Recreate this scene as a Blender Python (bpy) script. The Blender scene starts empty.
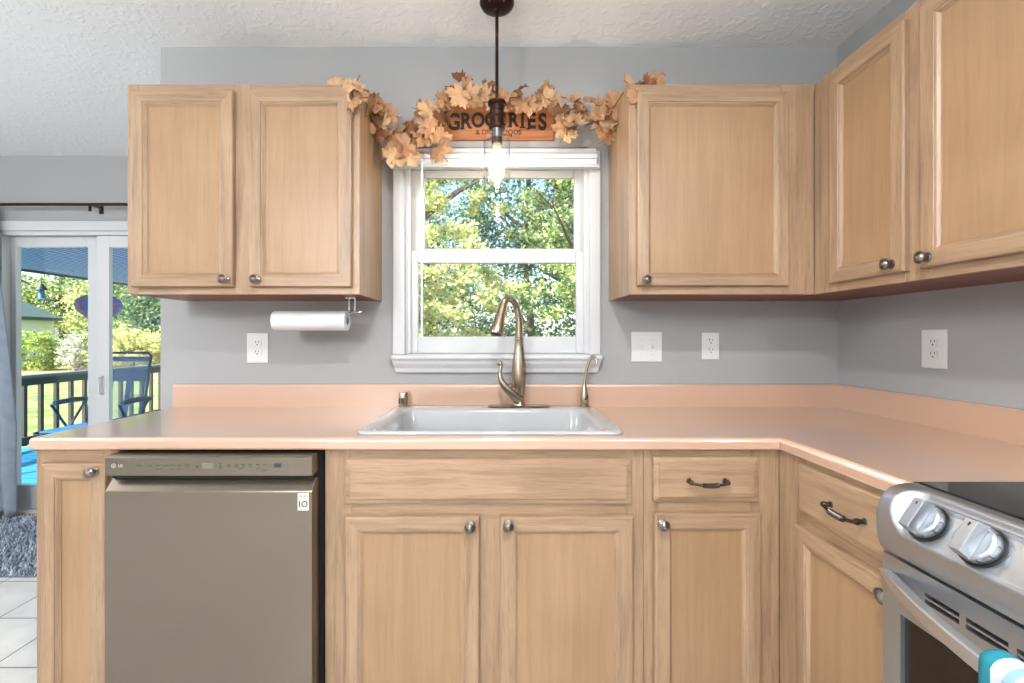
import bpy, bmesh, math, random
import numpy as np
from mathutils import Vector, Matrix

# ------------------------------------------------------------------ camera, world, lights, exposure
SC = bpy.context.scene
COL = SC.collection
H, DIST, FPX = 1.204, 1.936, 460.0
cam_data = bpy.data.cameras.new('camera'); cam = bpy.data.objects.new('camera', cam_data); COL.objects.link(cam)
cam.location = (0, -DIST, H); cam.rotation_euler = (math.pi/2, 0, 0)
cam_data.sensor_width = 36.0; cam_data.lens = 36.0*FPX/1024.0
cam_data.shift_x = 11.0/1024.0; cam_data.shift_y = -4.0/1024.0
cam_data.clip_start = 0.02; cam_data.clip_end = 300
SC.camera = cam

world = bpy.data.worlds.new('World'); SC.world = world; world.use_nodes = True
wn = world.node_tree.nodes; wl = world.node_tree.links
sky = wn.new('ShaderNodeTexSky'); sky.sky_type = 'NISHITA'; sky.sun_disc = False
sky.sun_elevation = math.radians(48); sky.sun_rotation = math.radians(215); sky.dust_density = 1.5
wn['Background'].inputs['Strength'].default_value = 0.36
wl.new(sky.outputs[0], wn['Background'].inputs['Color'])

sun_d = bpy.data.lights.new('sun', 'SUN'); sun_d.energy = 11.0; sun_d.angle = math.radians(0.6); sun_d.color = (1.0, 0.95, 0.86)
sun = bpy.data.objects.new('sun', sun_d); COL.objects.link(sun)
sun.rotation_euler = Vector((0.55, 0.62, -0.80)).to_track_quat('-Z', 'Y').to_euler()
sun.location = (-6, -8, 10)

SC.view_settings.view_transform = 'Standard'
SC.view_settings.look = 'None'
SC.view_settings.exposure = 0.37
SC.view_settings.gamma = 1.0
SC.view_settings.use_curve_mapping = False
SC.cycles.use_denoising = True
SC.cycles.max_bounces = 10
SC.cycles.diffuse_bounces = 5
SC.cycles.transparent_max_bounces = 16
SC.cycles.sample_clamp_indirect = 6.0
FILL_EMIT = 78.0  # strength of the added fill globes
BULB_EMIT = 60.0
BULB_W = 6.0
DISC_EMIT = 640.0

# ------------------------------------------------------------------ helpers
def srgb(r, g, b):
    def f(c):
        c /= 255.0
        return c/12.92 if c <= 0.04045 else ((c+0.055)/1.055)**2.4
    return (f(r), f(g), f(b), 1.0)

def at(px, py, d):
    """real point at distance d in front of the kitchen's back wall"""
    s = FPX/(DIST-d)
    return Vector(((px-501)/s, -d, H-(py-337.5)/s))

MATS = {}
def mat(name, color, rough=0.5, metal=0.0, spec=0.5, bump=0.0, bscale=200, var=0.0, vscale=8, coat=0.0, emit=None, estr=0.0, trans=0.0):
    if name in MATS: return MATS[name]
    m = bpy.data.materials.new(name); m.use_nodes = True; MATS[name] = m
    nt = m.node_tree; n = nt.nodes; l = nt.links; b = n['Principled BSDF']
    b.inputs['Base Color'].default_value = color
    b.inputs['Roughness'].default_value = rough
    b.inputs['Metallic'].default_value = metal
    b.inputs['Specular IOR Level'].default_value = spec
    b.inputs['Coat Weight'].default_value = coat
    b.inputs['Transmission Weight'].default_value = trans
    if emit is not None:
        b.inputs['Emission Color'].default_value = emit
        b.inputs['Emission Strength'].default_value = estr
    tc = n.new('ShaderNodeTexCoord')
    if var > 0:
        no = n.new('ShaderNodeTexNoise'); no.inputs['Scale'].default_value = vscale; no.inputs['Detail'].default_value = 5
        l.new(tc.outputs['Object'], no.inputs['Vector'])
        mx = n.new('ShaderNodeMix'); mx.data_type = 'RGBA'
        mx.inputs[6].default_value = tuple(c*(1-var) for c in color[:3])+(1,)
        mx.inputs[7].default_value = tuple(min(1, c*(1+var)) for c in color[:3])+(1,)
        l.new(no.outputs[0], mx.inputs[0]); l.new(mx.outputs[2], b.inputs['Base Color'])
    if bump > 0:
        no = n.new('ShaderNodeTexNoise'); no.inputs['Scale'].default_value = bscale; no.inputs['Detail'].default_value = 3
        l.new(tc.outputs['Object'], no.inputs['Vector'])
        bp = n.new('ShaderNodeBump'); bp.inputs['Strength'].default_value = bump; bp.inputs['Distance'].default_value = 0.004
        l.new(no.outputs[0], bp.inputs['Height']); l.new(bp.outputs[0], b.inputs['Normal'])
    return m

def wood(name, base, dark, axis='Z', rough=0.38, contrast=1.0):
    if name in MATS: return MATS[name]
    m = bpy.data.materials.new(name); m.use_nodes = True; MATS[name] = m
    nt = m.node_tree; n = nt.nodes; l = nt.links; b = n['Principled BSDF']
    tc = n.new('ShaderNodeTexCoord'); mp = n.new('ShaderNodeMapping')
    sc = {'X': (2.2, 38, 38), 'Z': (38, 38, 2.2), 'Y': (38, 2.2, 38)}[axis]
    mp.inputs['Scale'].default_value = sc
    l.new(tc.outputs['Object'], mp.inputs['Vector'])
    n1 = n.new('ShaderNodeTexNoise'); n1.inputs['Scale'].default_value = 1.0; n1.inputs['Detail'].default_value = 6; n1.inputs['Distortion'].default_value = 0.8
    l.new(mp.outputs[0], n1.inputs['Vector'])
    r1 = n.new('ShaderNodeValToRGB'); r1.color_ramp.elements[0].position = 0.30; r1.color_ramp.elements[1].position = 0.62
    r1.color_ramp.elements[0].color = dark; r1.color_ramp.elements[1].color = base
    l.new(n1.outputs[0], r1.inputs[0])
    mp2 = n.new('ShaderNodeMapping'); mp2.inputs['Scale'].default_value = tuple(c*7 for c in sc)
    l.new(tc.outputs['Object'], mp2.inputs['Vector'])
    n2 = n.new('ShaderNodeTexNoise'); n2.inputs['Scale'].default_value = 1.0; n2.inputs['Detail'].default_value = 3
    l.new(mp2.outputs[0], n2.inputs['Vector'])
    r2 = n.new('ShaderNodeValToRGB'); r2.color_ramp.elements[0].position = 0.32; r2.color_ramp.elements[1].position = 0.50
    r2.color_ramp.elements[0].color = (0.78, 0.75, 0.72, 1); r2.color_ramp.elements[1].color = (1, 1, 1, 1)
    l.new(n2.outputs[0], r2.inputs[0])
    mx = n.new('ShaderNodeMix'); mx.data_type = 'RGBA'; mx.blend_type = 'MULTIPLY'; mx.inputs[0].default_value = 0.8*contrast
    l.new(r1.outputs[0], mx.inputs[6]); l.new(r2.outputs[0], mx.inputs[7])
    # broad stain blotches in the wood itself
    n3 = n.new('ShaderNodeTexNoise'); n3.inputs['Scale'].default_value = 4.0; n3.inputs['Detail'].default_value = 2
    l.new(tc.outputs['Object'], n3.inputs['Vector'])
    r3 = n.new('ShaderNodeValToRGB'); r3.color_ramp.elements[0].position = 0.35; r3.color_ramp.elements[1].position = 0.65
    r3.color_ramp.elements[0].color = (0.90, 0.89, 0.88, 1); r3.color_ramp.elements[1].color = (1, 1, 1, 1)
    l.new(n3.outputs[0], r3.inputs[0])
    mx2 = n.new('ShaderNodeMix'); mx2.data_type = 'RGBA'; mx2.blend_type = 'MULTIPLY'; mx2.inputs[0].default_value = 1.0
    l.new(mx.outputs[2], mx2.inputs[6]); l.new(r3.outputs[0], mx2.inputs[7])
    l.new(mx2.outputs[2], b.inputs['Base Color'])
    b.inputs['Roughness'].default_value = rough
    bp = n.new('ShaderNodeBump'); bp.inputs['Strength'].default_value = 0.12; bp.inputs['Distance'].default_value = 0.001
    l.new(n2.outputs[0], bp.inputs['Height']); l.new(bp.outputs[0], b.inputs['Normal'])
    return m

def glass_mat(name, tint=(1, 1, 1, 1), refl=1.0, rough=0.0):
    if name in MATS: return MATS[name]
    m = bpy.data.materials.new(name); m.use_nodes = True; MATS[name] = m
    nt = m.node_tree; n = nt.nodes; l = nt.links; n.remove(n['Principled BSDF'])
    out = n['Material Output']
    t = n.new('ShaderNodeBsdfTransparent'); t.inputs[0].default_value = tint
    g = n.new('ShaderNodeBsdfGlossy'); g.inputs['Roughness'].default_value = rough
    fr = n.new('ShaderNodeLayerWeight'); fr.inputs['Blend'].default_value = 0.5
    pw = n.new('ShaderNodeMath'); pw.operation = 'POWER'; pw.inputs[1].default_value = 5.0
    l.new(fr.outputs['Facing'], pw.inputs[0])
    mu = n.new('ShaderNodeMath'); mu.operation = 'MULTIPLY_ADD'; mu.inputs[1].default_value = 0.9*refl; mu.inputs[2].default_value = 0.03*refl
    l.new(pw.outputs[0], mu.inputs[0])
    mx = n.new('ShaderNodeMixShader'); l.new(mu.outputs[0], mx.inputs[0]); l.new(t.outputs[0], mx.inputs[1]); l.new(g.outputs[0], mx.inputs[2])
    l.new(mx.outputs[0], out.inputs['Surface'])
    return m

def emit_mat(name, color, strength):
    if name in MATS: return MATS[name]
    m = bpy.data.materials.new(name); m.use_nodes = True; MATS[name] = m
    nt = m.node_tree; n = nt.nodes; l = nt.links; n.remove(n['Principled BSDF'])
    e = n.new('ShaderNodeEmission'); e.inputs[0].default_value = color; e.inputs[1].default_value = strength
    l.new(e.outputs[0], n['Material Output'].inputs['Surface'])
    return m

class MB:
    """collects geometry for ONE mesh object"""
    def __init__(self): self.v = []; self.f = []; self.mi = []; self.sm = []
    def add(self, vs, fs, m=0, smooth=False):
        o = len(self.v); self.v += [tuple(p) for p in vs]
        for f in fs:
            self.f.append(tuple(i+o for i in f)); self.mi.append(m); self.sm.append(smooth)
        return self
    def box(self, x0, x1, y0, y1, z0, z1, m=0):
        if x0 > x1: x0, x1 = x1, x0
        if y0 > y1: y0, y1 = y1, y0
        if z0 > z1: z0, z1 = z1, z0
        v = [(x0,y0,z0),(x1,y0,z0),(x1,y1,z0),(x0,y1,z0),(x0,y0,z1),(x1,y0,z1),(x1,y1,z1),(x0,y1,z1)]
        return self.add(v, [(0,3,2,1),(4,5,6,7),(0,1,5,4),(1,2,6,5),(2,3,7,6),(3,0,4,7)], m)
    def lathe(self, prof, c=(0,0,0), axis=(0,0,1), seg=24, m=0, smooth=True, caps=True):
        """prof: list of (radius, height along axis)"""
        q = Vector((0,0,1)).rotation_difference(Vector(axis).normalized()); c = Vector(c)
        vs = []; fs = []
        for r, h in prof:
            for k in range(seg):
                a = 2*math.pi*k/seg
                vs.append(c + q @ Vector((r*math.cos(a), r*math.sin(a), h)))
        for i in range(len(prof)-1):
            for k in range(seg):
                k2 = (k+1) % seg
                fs.append((i*seg+k, i*seg+k2, (i+1)*seg+k2, (i+1)*seg+k))
        self.add(vs, fs, m, smooth)
        if caps:
            o = len(self.v)-len(vs)
            for row, rev in ((0, True), (len(prof)-1, False)):
                if prof[row][0] > 1e-5:
                    f = [o+row*seg+k for k in range(seg)]
                    self.f.append(tuple(reversed(f)) if rev else tuple(f)); self.mi.append(m); self.sm.append(False)
        return self
    def tube(self, pts, rad, seg=12, m=0, flat=1.0, caps=True):
        pts = [Vector(p) for p in pts]
        if not isinstance(rad, (list, tuple)): rad = [rad]*len(pts)
        t0 = (pts[1]-pts[0]).normalized()
        up = Vector((0,0,1)) if abs(t0.z) < 0.9 else Vector((0,1,0))
        nrm = (up - t0*up.dot(t0)).normalized()
        vs = []; fs = []
        for i, p in enumerate(pts):
            t = (pts[min(i+1, len(pts)-1)]-pts[max(i-1, 0)]).normalized()
            nrm = (nrm - t*nrm.dot(t)).normalized(); bn = t.cross(nrm)
            for k in range(seg):
                a = 2*math.pi*k/seg
                vs.append(p + nrm*(rad[i]*math.cos(a)) + bn*(rad[i]*flat*math.sin(a)))
        for i in range(len(pts)-1):
            for k in range(seg):
                k2 = (k+1) % seg
                fs.append((i*seg+k, i*seg+k2, (i+1)*seg+k2, (i+1)*seg+k))
        self.add(vs, fs, m, True)
        if caps:
            o = len(self.v)-len(vs)
            self.f.append(tuple(o+k for k in reversed(range(seg)))); self.mi.append(m); self.sm.append(False)
            b = o+(len(pts)-1)*seg
            self.f.append(tuple(b+k for k in range(seg))); self.mi.append(m); self.sm.append(False)
        return self
    def loops(self, L, m=0, smooth=False, cap0=False, cap1=True, mf=None):
        """bridge equal-length closed loops"""
        n = len(L[0]); vs = [p for lp in L for p in lp]; fs = []
        o = len(self.v); self.v += [tuple(p) for p in vs]
        for i in range(len(L)-1):
            for k in range(n):
                k2 = (k+1) % n
                self.f.append((o+i*n+k, o+i*n+k2, o+(i+1)*n+k2, o+(i+1)*n+k))
                self.mi.append(mf(i, k) if mf else m); self.sm.append(smooth)
        if cap0: self.f.append(tuple(o+k for k in reversed(range(n)))); self.mi.append(m); self.sm.append(False)
        if cap1: self.f.append(tuple(o+(len(L)-1)*n+k for k in range(n))); self.mi.append(m); self.sm.append(False)
        return self
    def grid(self, fn, nu, nv, m=0, smooth=True):
        vs = [fn(i/(nu-1), j/(nv-1)) for i in range(nu) for j in range(nv)]
        fs = [(i*nv+j, (i+1)*nv+j, (i+1)*nv+j+1, i*nv+j+1) for i in range(nu-1) for j in range(nv-1)]
        return self.add(vs, fs, m, smooth)
    def build(self, name, mats, parent=None, bevel=0.0, seg=2, fix=True, solid=0.0):
        me = bpy.data.meshes.new(name); me.from_pydata(self.v, [], self.f)
        if not isinstance(mats, (list, tuple)): mats = [mats]
        for m in mats: me.materials.append(m)
        me.polygons.foreach_set('material_index', self.mi)
        me.polygons.foreach_set('use_smooth', self.sm)
        if fix:
            bm = bmesh.new(); bm.from_mesh(me); bmesh.ops.recalc_face_normals(bm, faces=bm.faces)
            for e in bm.edges: e.smooth = e.calc_face_angle(0.0) < math.radians(38)
            bm.to_mesh(me); bm.free()
        me.update()
        o = bpy.data.objects.new(name, me); COL.objects.link(o)
        if parent is not None: o.parent = parent
        if solid:
            s = o.modifiers.new('thickness', 'SOLIDIFY'); s.thickness = solid; s.offset = 0
        if bevel > 0:
            b = o.modifiers.new('bevel', 'BEVEL'); b.width = bevel; b.segments = seg; b.limit_method = 'ANGLE'; b.angle_limit = math.radians(40)
        return o

def tag(o, label=None, cat=None, group=None, kind=None):
    if label: o['label'] = label
    if cat: o['category'] = cat
    if group: o['group'] = group
    if kind: o['kind'] = kind
    return o

def thing(name, label, cat, loc=(0,0,0), rz=0.0, group=None):
    o = bpy.data.objects.new(name, None); COL.objects.link(o); o.empty_display_size = 0.05
    o.location = loc; o.rotation_euler = (0, 0, rz)
    return tag(o, label, cat, group)

def struct_root(name, loc=(0,0,0)):
    o = bpy.data.objects.new(name, None); COL.objects.link(o); o.location = loc; o['kind'] = 'structure'
    return o

def copy_tree(o, parent=None):
    c = o.copy(); COL.objects.link(c)
    if parent is not None: c.parent = parent
    for ch in list(o.children): copy_tree(ch, c)
    return c

def text_mesh(s, size, loc, rot, m, parent, name, bold=0.0, ext=0.0008, sx=1.0, sy=1.0, align='CENTER'):
    cu = bpy.data.curves.new(name, 'FONT'); cu.body = s; cu.size = size; cu.extrude = ext; cu.offset = bold
    cu.align_x = align; cu.align_y = 'CENTER'
    tmp = bpy.data.objects.new(name, cu); COL.objects.link(tmp)
    bpy.context.view_layer.update()
    me = bpy.data.meshes.new_from_object(tmp.evaluated_get(bpy.context.evaluated_depsgraph_get()))
    bpy.data.objects.remove(tmp)
    me.materials.clear(); me.materials.append(m)
    o = bpy.data.objects.new(name, me); COL.objects.link(o)
    o.rotation_euler = rot; o.location = loc; o.scale = (sx, sy, 1)
    if parent is not None: o.parent = parent
    return o

def rrect(x0, x1, y0, y1, r, z, n=6):
    P = []
    for cx, cy, a0 in ((x1-r, y1-r, 0), (x0+r, y1-r, 90), (x0+r, y0+r, 180), (x1-r, y0+r, 270)):
        for k in range(n+1):
            a = math.radians(a0+90*k/n); P.append((cx+r*math.cos(a), cy+r*math.sin(a), z))
    return P

def catmull(P, n=6):
    P = [Vector(p) for p in P]; out = []
    for i in range(len(P)-1):
        p0 = P[max(i-1, 0)]; p1 = P[i]; p2 = P[i+1]; p3 = P[min(i+2, len(P)-1)]
        for k in range(n):
            t = k/n
            out.append(0.5*((2*p1)+(p2-p0)*t+(2*p0-5*p1+4*p2-p3)*t*t+(3*p1-p0-3*p2+p3)*t**3))
    out.append(P[-1]); return out

# ------------------------------------------------------------------ materials
wall_m = mat('wall_paint', srgb(152, 152, 152), 0.75, bump=0.05, bscale=300)
wall2_m = mat('bounce_wall_paint', srgb(222, 223, 224), 0.8)  # unseen walls made paler to bounce more light into the room
def ceiling_material():
    m = mat('ceiling_paint', srgb(236, 236, 237), 0.9)
    nt = m.node_tree; n = nt.nodes; l = nt.links; b = n['Principled BSDF']
    tc = n.new('ShaderNodeTexCoord'); no = n.new('ShaderNodeTexNoise'); no.inputs['Scale'].default_value = 22; no.inputs['Detail'].default_value = 4; no.inputs['Distortion'].default_value = 1.2
    l.new(tc.outputs['Object'], no.inputs['Vector'])
    r = n.new('ShaderNodeValToRGB'); r.color_ramp.elements[0].position = 0.50; r.color_ramp.elements[1].position = 0.60
    l.new(no.outputs[0], r.inputs[0])
    bp = n.new('ShaderNodeBump'); bp.inputs['Strength'].default_value = 0.22; bp.inputs['Distance'].default_value = 0.005
    l.new(r.outputs[0], bp.inputs['Height']); l.new(bp.outputs[0], b.inputs['Normal'])
    return m
ceil_m = ceiling_material()
white_m = mat('white_trim', srgb(192, 192, 194), 0.35)
vinyl_m = mat('white_vinyl', srgb(196, 197, 199), 0.3)
WB, WD = srgb(160, 128, 96), srgb(150, 119, 89)
WBf, WDf = srgb(166, 137, 109), srgb(139, 112, 88)
wood_v = wood('maple_vertical', WBf, WDf, 'Z')
wood_h = wood('maple_horizontal', WBf, WDf, 'X')
wood_p = wood('maple_panel', WB, WD, 'Z', contrast=0.35)
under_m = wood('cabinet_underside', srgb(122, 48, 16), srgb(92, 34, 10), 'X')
dark_m = mat('dark_gap', srgb(14, 13, 13), 0.8)
lam_m = mat('laminate', srgb(186, 150, 127), 0.30, var=0.05, vscale=500, spec=0.7, coat=1.0)
lam_m.node_tree.nodes['Principled BSDF'].inputs['Coat IOR'].default_value = 1.7
lam_m.node_tree.nodes['Principled BSDF'].inputs['Coat Roughness'].default_value = 0.10
nickel_m = mat('antique_nickel', srgb(120, 112, 104), 0.28, 1.0)
bronze_m = mat('dark_bronze', srgb(58, 40, 34), 0.35, 0.85)
blackiron_m = mat('dark_pewter', srgb(84, 76, 70), 0.28, 0.95)
bnick_m = mat('brushed_nickel', srgb(172, 158, 138), 0.26, 1.0)
porc_m = mat('white_porcelain', srgb(166, 167, 168), 0.14, spec=0.6, coat=0.3)
steel_m = mat('slate_steel', srgb(122, 112, 102), 0.26, 0.9)
rsteel_m = mat('range_steel', srgb(176, 180, 185), 0.36, 0.92)
black_m = mat('black_glass', srgb(14, 14, 15), 0.06, spec=0.6)
blackp_m = mat('black_plastic', srgb(22, 22, 22), 0.4)
plate_m = mat('plate_plastic', srgb(206, 206, 206), 0.35)
slot_m = mat('slot_dark', srgb(50, 48, 46), 0.6)
glass_m = glass_mat('window_glass')
jar_m = glass_mat('jar_glass', (0.97, 0.985, 1, 1), 1.6, 0.02)
leafdry_ms = [mat('dry_leaf_tan', srgb(166, 124, 88), 0.7, var=0.25, vscale=60, bump=0.5, bscale=120),
              mat('dry_leaf_pale', srgb(188, 150, 112), 0.7, var=0.2, vscale=60, bump=0.5, bscale=120),
              mat('dry_leaf_brown', srgb(122, 78, 48), 0.7, var=0.25, vscale=60, bump=0.5, bscale=120)]

# ------------------------------------------------------------------ setting: room shell
YF = 1.164; XP = -1.433; XR = 1.416; ZC = 2.427; XL = -4.6; YB = -5.4
def tile_material():
    m = mat('floor_tile', srgb(222, 220, 214), 0.3)
    nt = m.node_tree; n = nt.nodes; l = nt.links; b = n['Principled BSDF']
    tc = n.new('ShaderNodeTexCoord'); mp = n.new('ShaderNodeMapping')
    mp.inputs['Location'].default_value = (2.154+0.003, -0.041+0.003, 0)
    l.new(tc.outputs['Object'], mp.inputs['Vector'])
    br = n.new('ShaderNodeTexBrick'); br.offset = 0.0; br.squash = 1.0
    br.inputs['Scale'].default_value = 1.0; br.inputs['Brick Width'].default_value = 0.296; br.inputs['Row Height'].default_value = 0.296
    br.inputs['Mortar Size'].default_value = 0.0035; br.inputs['Mortar Smooth'].default_value = 0.1
    br.inputs['Color1'].default_value = srgb(226, 224, 219); br.inputs['Color2'].default_value = srgb(216, 214, 208); br.inputs['Mortar'].default_value = srgb(120, 126, 138)
    l.new(mp.outputs[0], br.inputs['Vector'])
    no = n.new('ShaderNodeTexNoise'); no.inputs['Scale'].default_value = 9; no.inputs['Detail'].default_value = 5
    l.new(tc.outputs['Object'], no.inputs['Vector'])
    r = n.new('ShaderNodeValToRGB'); r.color_ramp.elements[0].color = (0.86, 0.86, 0.85, 1); r.color_ramp.elements[1].color = (1, 1, 1, 1)
    r.color_ramp.elements[0].position = 0.35; r.color_ramp.elements[1].position = 0.6
    l.new(no.outputs[0], r.inputs[0])
    mx = n.new('ShaderNodeMix'); mx.data_type = 'RGBA'; mx.blend_type = 'MULTIPLY'; mx.inputs[0].default_value = 1
    l.new(br.outputs[0], mx.inputs[6]); l.new(r.outputs[0], mx.inputs[7]); l.new(mx.outputs[2], b.inputs['Base Color'])
    return m
tile_m = tile_material()
tag(MB().box(XL-0.12, XR+0.12, YB-0.12, 0.12, -0.1, 0).box(XL-0.12, XP+0.12, 0.12, YF+0.14, -0.1, 0).build('floor', tile_m), kind='structure')
tag(MB().box(XL-0.12, XR+0.12, YB-0.12, 0.12, ZC, ZC+0.12).box(XL-0.12, XP+0.12, 0.12, YF+0.14, ZC, ZC+0.12).build('ceiling', ceil_m), kind='structure')
# kitchen back wall with the window opening
OX0, OX1, OZ0, OZ1 = -0.405, 0.375, 1.125, 1.945
wb = MB()
wb.box(XP, OX0, 0, 0.12, 0, ZC).box(OX1, XR+0.12, 0, 0.12, 0, ZC).box(OX0, OX1, 0, 0.12, 0, OZ0).box(OX0, OX1, 0, 0.12, OZ1, ZC)
tag(wb.build('wall_back', wall_m), kind='structure')
tag(MB().box(XR, XR+0.12, YB-0.12, 0, 0, ZC).build('wall_right', wall_m), kind='structure')
tag(MB().box(XL-0.12, XL, YB-0.12, YF+0.14, 0, ZC).build('wall_left', wall2_m), kind='structure')
tag(MB().box(XL, XR, YB-0.12, YB, 0, ZC).build('wall_front', wall2_m), kind='structure')
tag(MB().box(XP, XP+0.12, 0.12, YF+0.14, 0, ZC).build('wall_side', wall2_m), kind='structure')
# dining far wall with the sliding-door opening
DX0, DX1, DZ1 = -3.41, -2.05, 1.925
wf = MB()
wf.box(XL, DX0, YF, YF+0.14, 0, ZC).box(DX1, XP, YF, YF+0.14, 0, ZC).box(DX0, DX1, YF, YF+0.14, DZ1, ZC)
tag(wf.build('wall_far', wall_m), kind='structure')

# sliding patio door
dr = struct_root('door_1', (0, YF, 0))
def frame_rect(mb, x0, x1, z0, z1, y0, y1, wl, wr, wb_, wt, m=0):
    mb.box(x0, x0+wl, y0, y1, z0, z1, m).box(x1-wr, x1, y0, y1, z0, z1, m)
    mb.box(x0+wl, x1-wr, y0, y1, z0, z0+wb_, m).box(x0+wl, x1-wr, y0, y1, z1-wt, z1, m)
    return mb
c = MB(); c.box(DX0-0.07, DX0+0.005, -0.02, 0, 0, DZ1+0.06).box(DX1-0.005, DX1+0.07, -0.02, 0, 0, DZ1+0.06).box(DX0+0.005, DX1-0.005, -0.02, 0, DZ1-0.005, DZ1+0.06)
c.build('door_casing', white_m, dr, 0.004)
frame_rect(MB(), DX0, DX1, 0.0, DZ1, 0.0, 0.13, 0.045, 0.045, 0.03, 0.03).build('door_frame', vinyl_m, dr, 0.003)
MB().box(DX0, DX1, -0.03, 0.0, 0.0, 0.022).build('threshold', wood('threshold_oak', srgb(176, 128, 92), srgb(146, 100, 70), 'X'), dr, 0.003)
s1 = frame_rect(MB(), DX0+0.046, -2.70, 0.031, DZ1-0.031, 0.055, 0.085, 0.038, 0.135, 0.16, 0.07).build('fixed_panel', vinyl_m, dr, 0.004)
MB().box(DX0+0.084, -2.835, 0.068, 0.073, 0.19, DZ1-0.11).build('pane', glass_m, s1)
s2 = frame_rect(MB(), -2.738, DX1-0.046, 0.031, DZ1-0.031, 0.012, 0.045, 0.085, 0.065, 0.16, 0.08).build('sliding_panel', vinyl_m, dr, 0.004)
MB().box(-2.653, DX1-0.111, 0.026, 0.031, 0.19, DZ1-0.11).build('pane', glass_m, s2)
hd = MB(); hd.tube([(-2.695, 0.012, 0.82), (-2.695, -0.018, 0.83), (-2.695, -0.018, 0.93), (-2.695, 0.012, 0.94)], 0.008, 8)
hd.build('handle', vinyl_m, s2)

# kitchen window
w1 = struct_root('window_1', (0, 0, 0))
cx0, cx1, cz1 = -0.452, 0.416, 1.985
cs = MB()
cs.box(cx0, OX0+0.004, -0.018, 0, 1.132, cz1-0.0).box(OX1-0.004, cx1, -0.018, 0, 1.132, cz1)
cs.box(OX0+0.004, OX1-0.004, -0.018, 0, OZ1-0.004, cz1)
cs.box(cx0-0.004, cx1-0.018, -0.026, -0.018, 1.957, cz1+0.006)
cs.build('casing', white_m, w1, 0.004, 2)
jb = MB(); jb.box(OX0, OX0+0.012, 0, 0.118, OZ0, OZ1).box(OX1-0.012, OX1, 0, 0.118, OZ0, OZ1).box(OX0, OX1, 0, 0.118, OZ1-0.012, OZ1).box(OX0, OX1, 0, 0.118, OZ0, OZ0+0.01)
jb.build('jamb', white_m, w1, 0.001)
MB().box(cx0-0.006, cx1+0.006, -0.042, 0.01, 1.110, 1.132).build('stool', white_m, w1, 0.009, 3)
ap = MB()
prof = [(0, 1.110), (-0.034, 1.110), (-0.030, 1.095), (-0.018, 1.075), (-0.014, 1.058), (0, 1.058)]
A = [(cx0+0.0+(1.11-z)*0.25, y, z) for y, z in prof]; B = [(cx1-(1.11-z)*0.25, y, z) for y, z in prof]
ap.loops([A, B], cap0=True, cap1=True).build('apron', white_m, w1)
# upper sash (outside track) and lower sash (inside track)
us = frame_rect(MB(), OX0+0.013, OX1-0.013, 1.560, OZ1-0.013, 0.060, 0.085, 0.060, 0.044, 0.030, 0.035).build('upper_sash', vinyl_m, w1, 0.004)
MB().box(OX0+0.070, OX1-0.054, 0.070, 0.074, 1.588, OZ1-0.046).build('pane', glass_m, us)
ls = frame_rect(MB(), OX0+0.013, OX1-0.013, 1.136, 1.573, 0.022, 0.048, 0.038, 0.042, 0.072, 0.052).build('lower_sash', vinyl_m, w1, 0.004)
MB().box(OX0+0.048, OX1-0.052, 0.032, 0.036, 1.205, 1.524).build('pane', glass_m, ls)
lk = MB(); lk.box(-0.045, 0.015, 0.030, 0.058, 1.573, 1.580).lathe([(0.012, 0), (0.012, 0.010), (0.004, 0.012)], (-0.015, 0.044, 1.580), seg=14)
lk.build('sash_lock', white_m, ls, 0.002)
gd = MB(); gd.box(OX0+0.012, OX0+0.024, 0.002, 0.020, 1.136, OZ1-0.012).box(OX1-0.024, OX1-0.012, 0.002, 0.020, 1.136, OZ1-0.012)
gd.build('sash_stop', vinyl_m, w1, 0.002)

# raised mini blind
bl = thing('window_blind', 'white mini blind drawn fully up at the top of the kitchen window', 'window blind', (0, -0.027, 1.93))
MB().box(-0.400, 0.395, -0.030, 0, 0.006, 0.026).build('headrail', white_m, bl, 0.002)
sl = MB()
for k in range(7): sl.box(-0.396, 0.391, -0.029, -0.001, 0.0035-0.0030*k-0.0022, 0.0035-0.0030*k)
sl.build('slats', mat('blind_slat', srgb(222, 223, 228), 0.4), bl)
MB().box(-0.444, 0.404, -0.032, 0, -0.030, -0.018).build('bottom_rail', white_m, bl, 0.002)
wd = MB(); wd.tube([(-0.322, -0.036, 0.012), (-0.322, -0.040, -0.02), (-0.322, -0.041, -0.70), (-0.322, -0.041, -0.724)], [0.003, 0.0042, 0.0042, 0.006], 8)
wd.build('tilt_wand', mat('wand_plastic', srgb(226, 230, 236), 0.2), bl)
cd = MB(); cd.box(0.163, 0.167, -0.0325, -0.0300, -0.018, 0.006).build('lift_cord', white_m, bl)
MB().box(-0.282, -0.277, -0.0325, -0.0300, -0.018, 0.006).build('lift_cord', white_m, bl)

# ------------------------------------------------------------------ cabinets
def door_panel(root, x0, x1, z0, z1, yf, name='door', fw=0.040):
    """recessed-panel door; outer face at local y = yf, 19 mm thick"""
    def lp(ins, dy): return [(x0+ins, yf+dy, z0+ins), (x1-ins, yf+dy, z0+ins), (x1-ins, yf+dy, z1-ins), (x0+ins, yf+dy, z1-ins)]
    L = [lp(0, 0.019), lp(0, 0.005), lp(0.002, 0.001), lp(0.005, 0), lp(fw, 0), lp(fw+0.001, 0.0025), lp(fw+0.004, 0.0025), lp(fw+0.006, 0.0035),
         lp(fw+0.011, 0.0085), lp(fw+0.0125, 0.0090), lp(fw+0.013, 0.0115)]
    mb = MB()
    mb.loops(L, cap0=True, cap1=False, mf=lambda i, k: 1 if k in (0, 2) else 0)
    i = fw+0.013
    mb.add(lp(i, 0.0115), [(0, 1, 2, 3)], 2)
    return mb.build(name, [wood_v, wood_h, wood_p], root)

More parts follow.
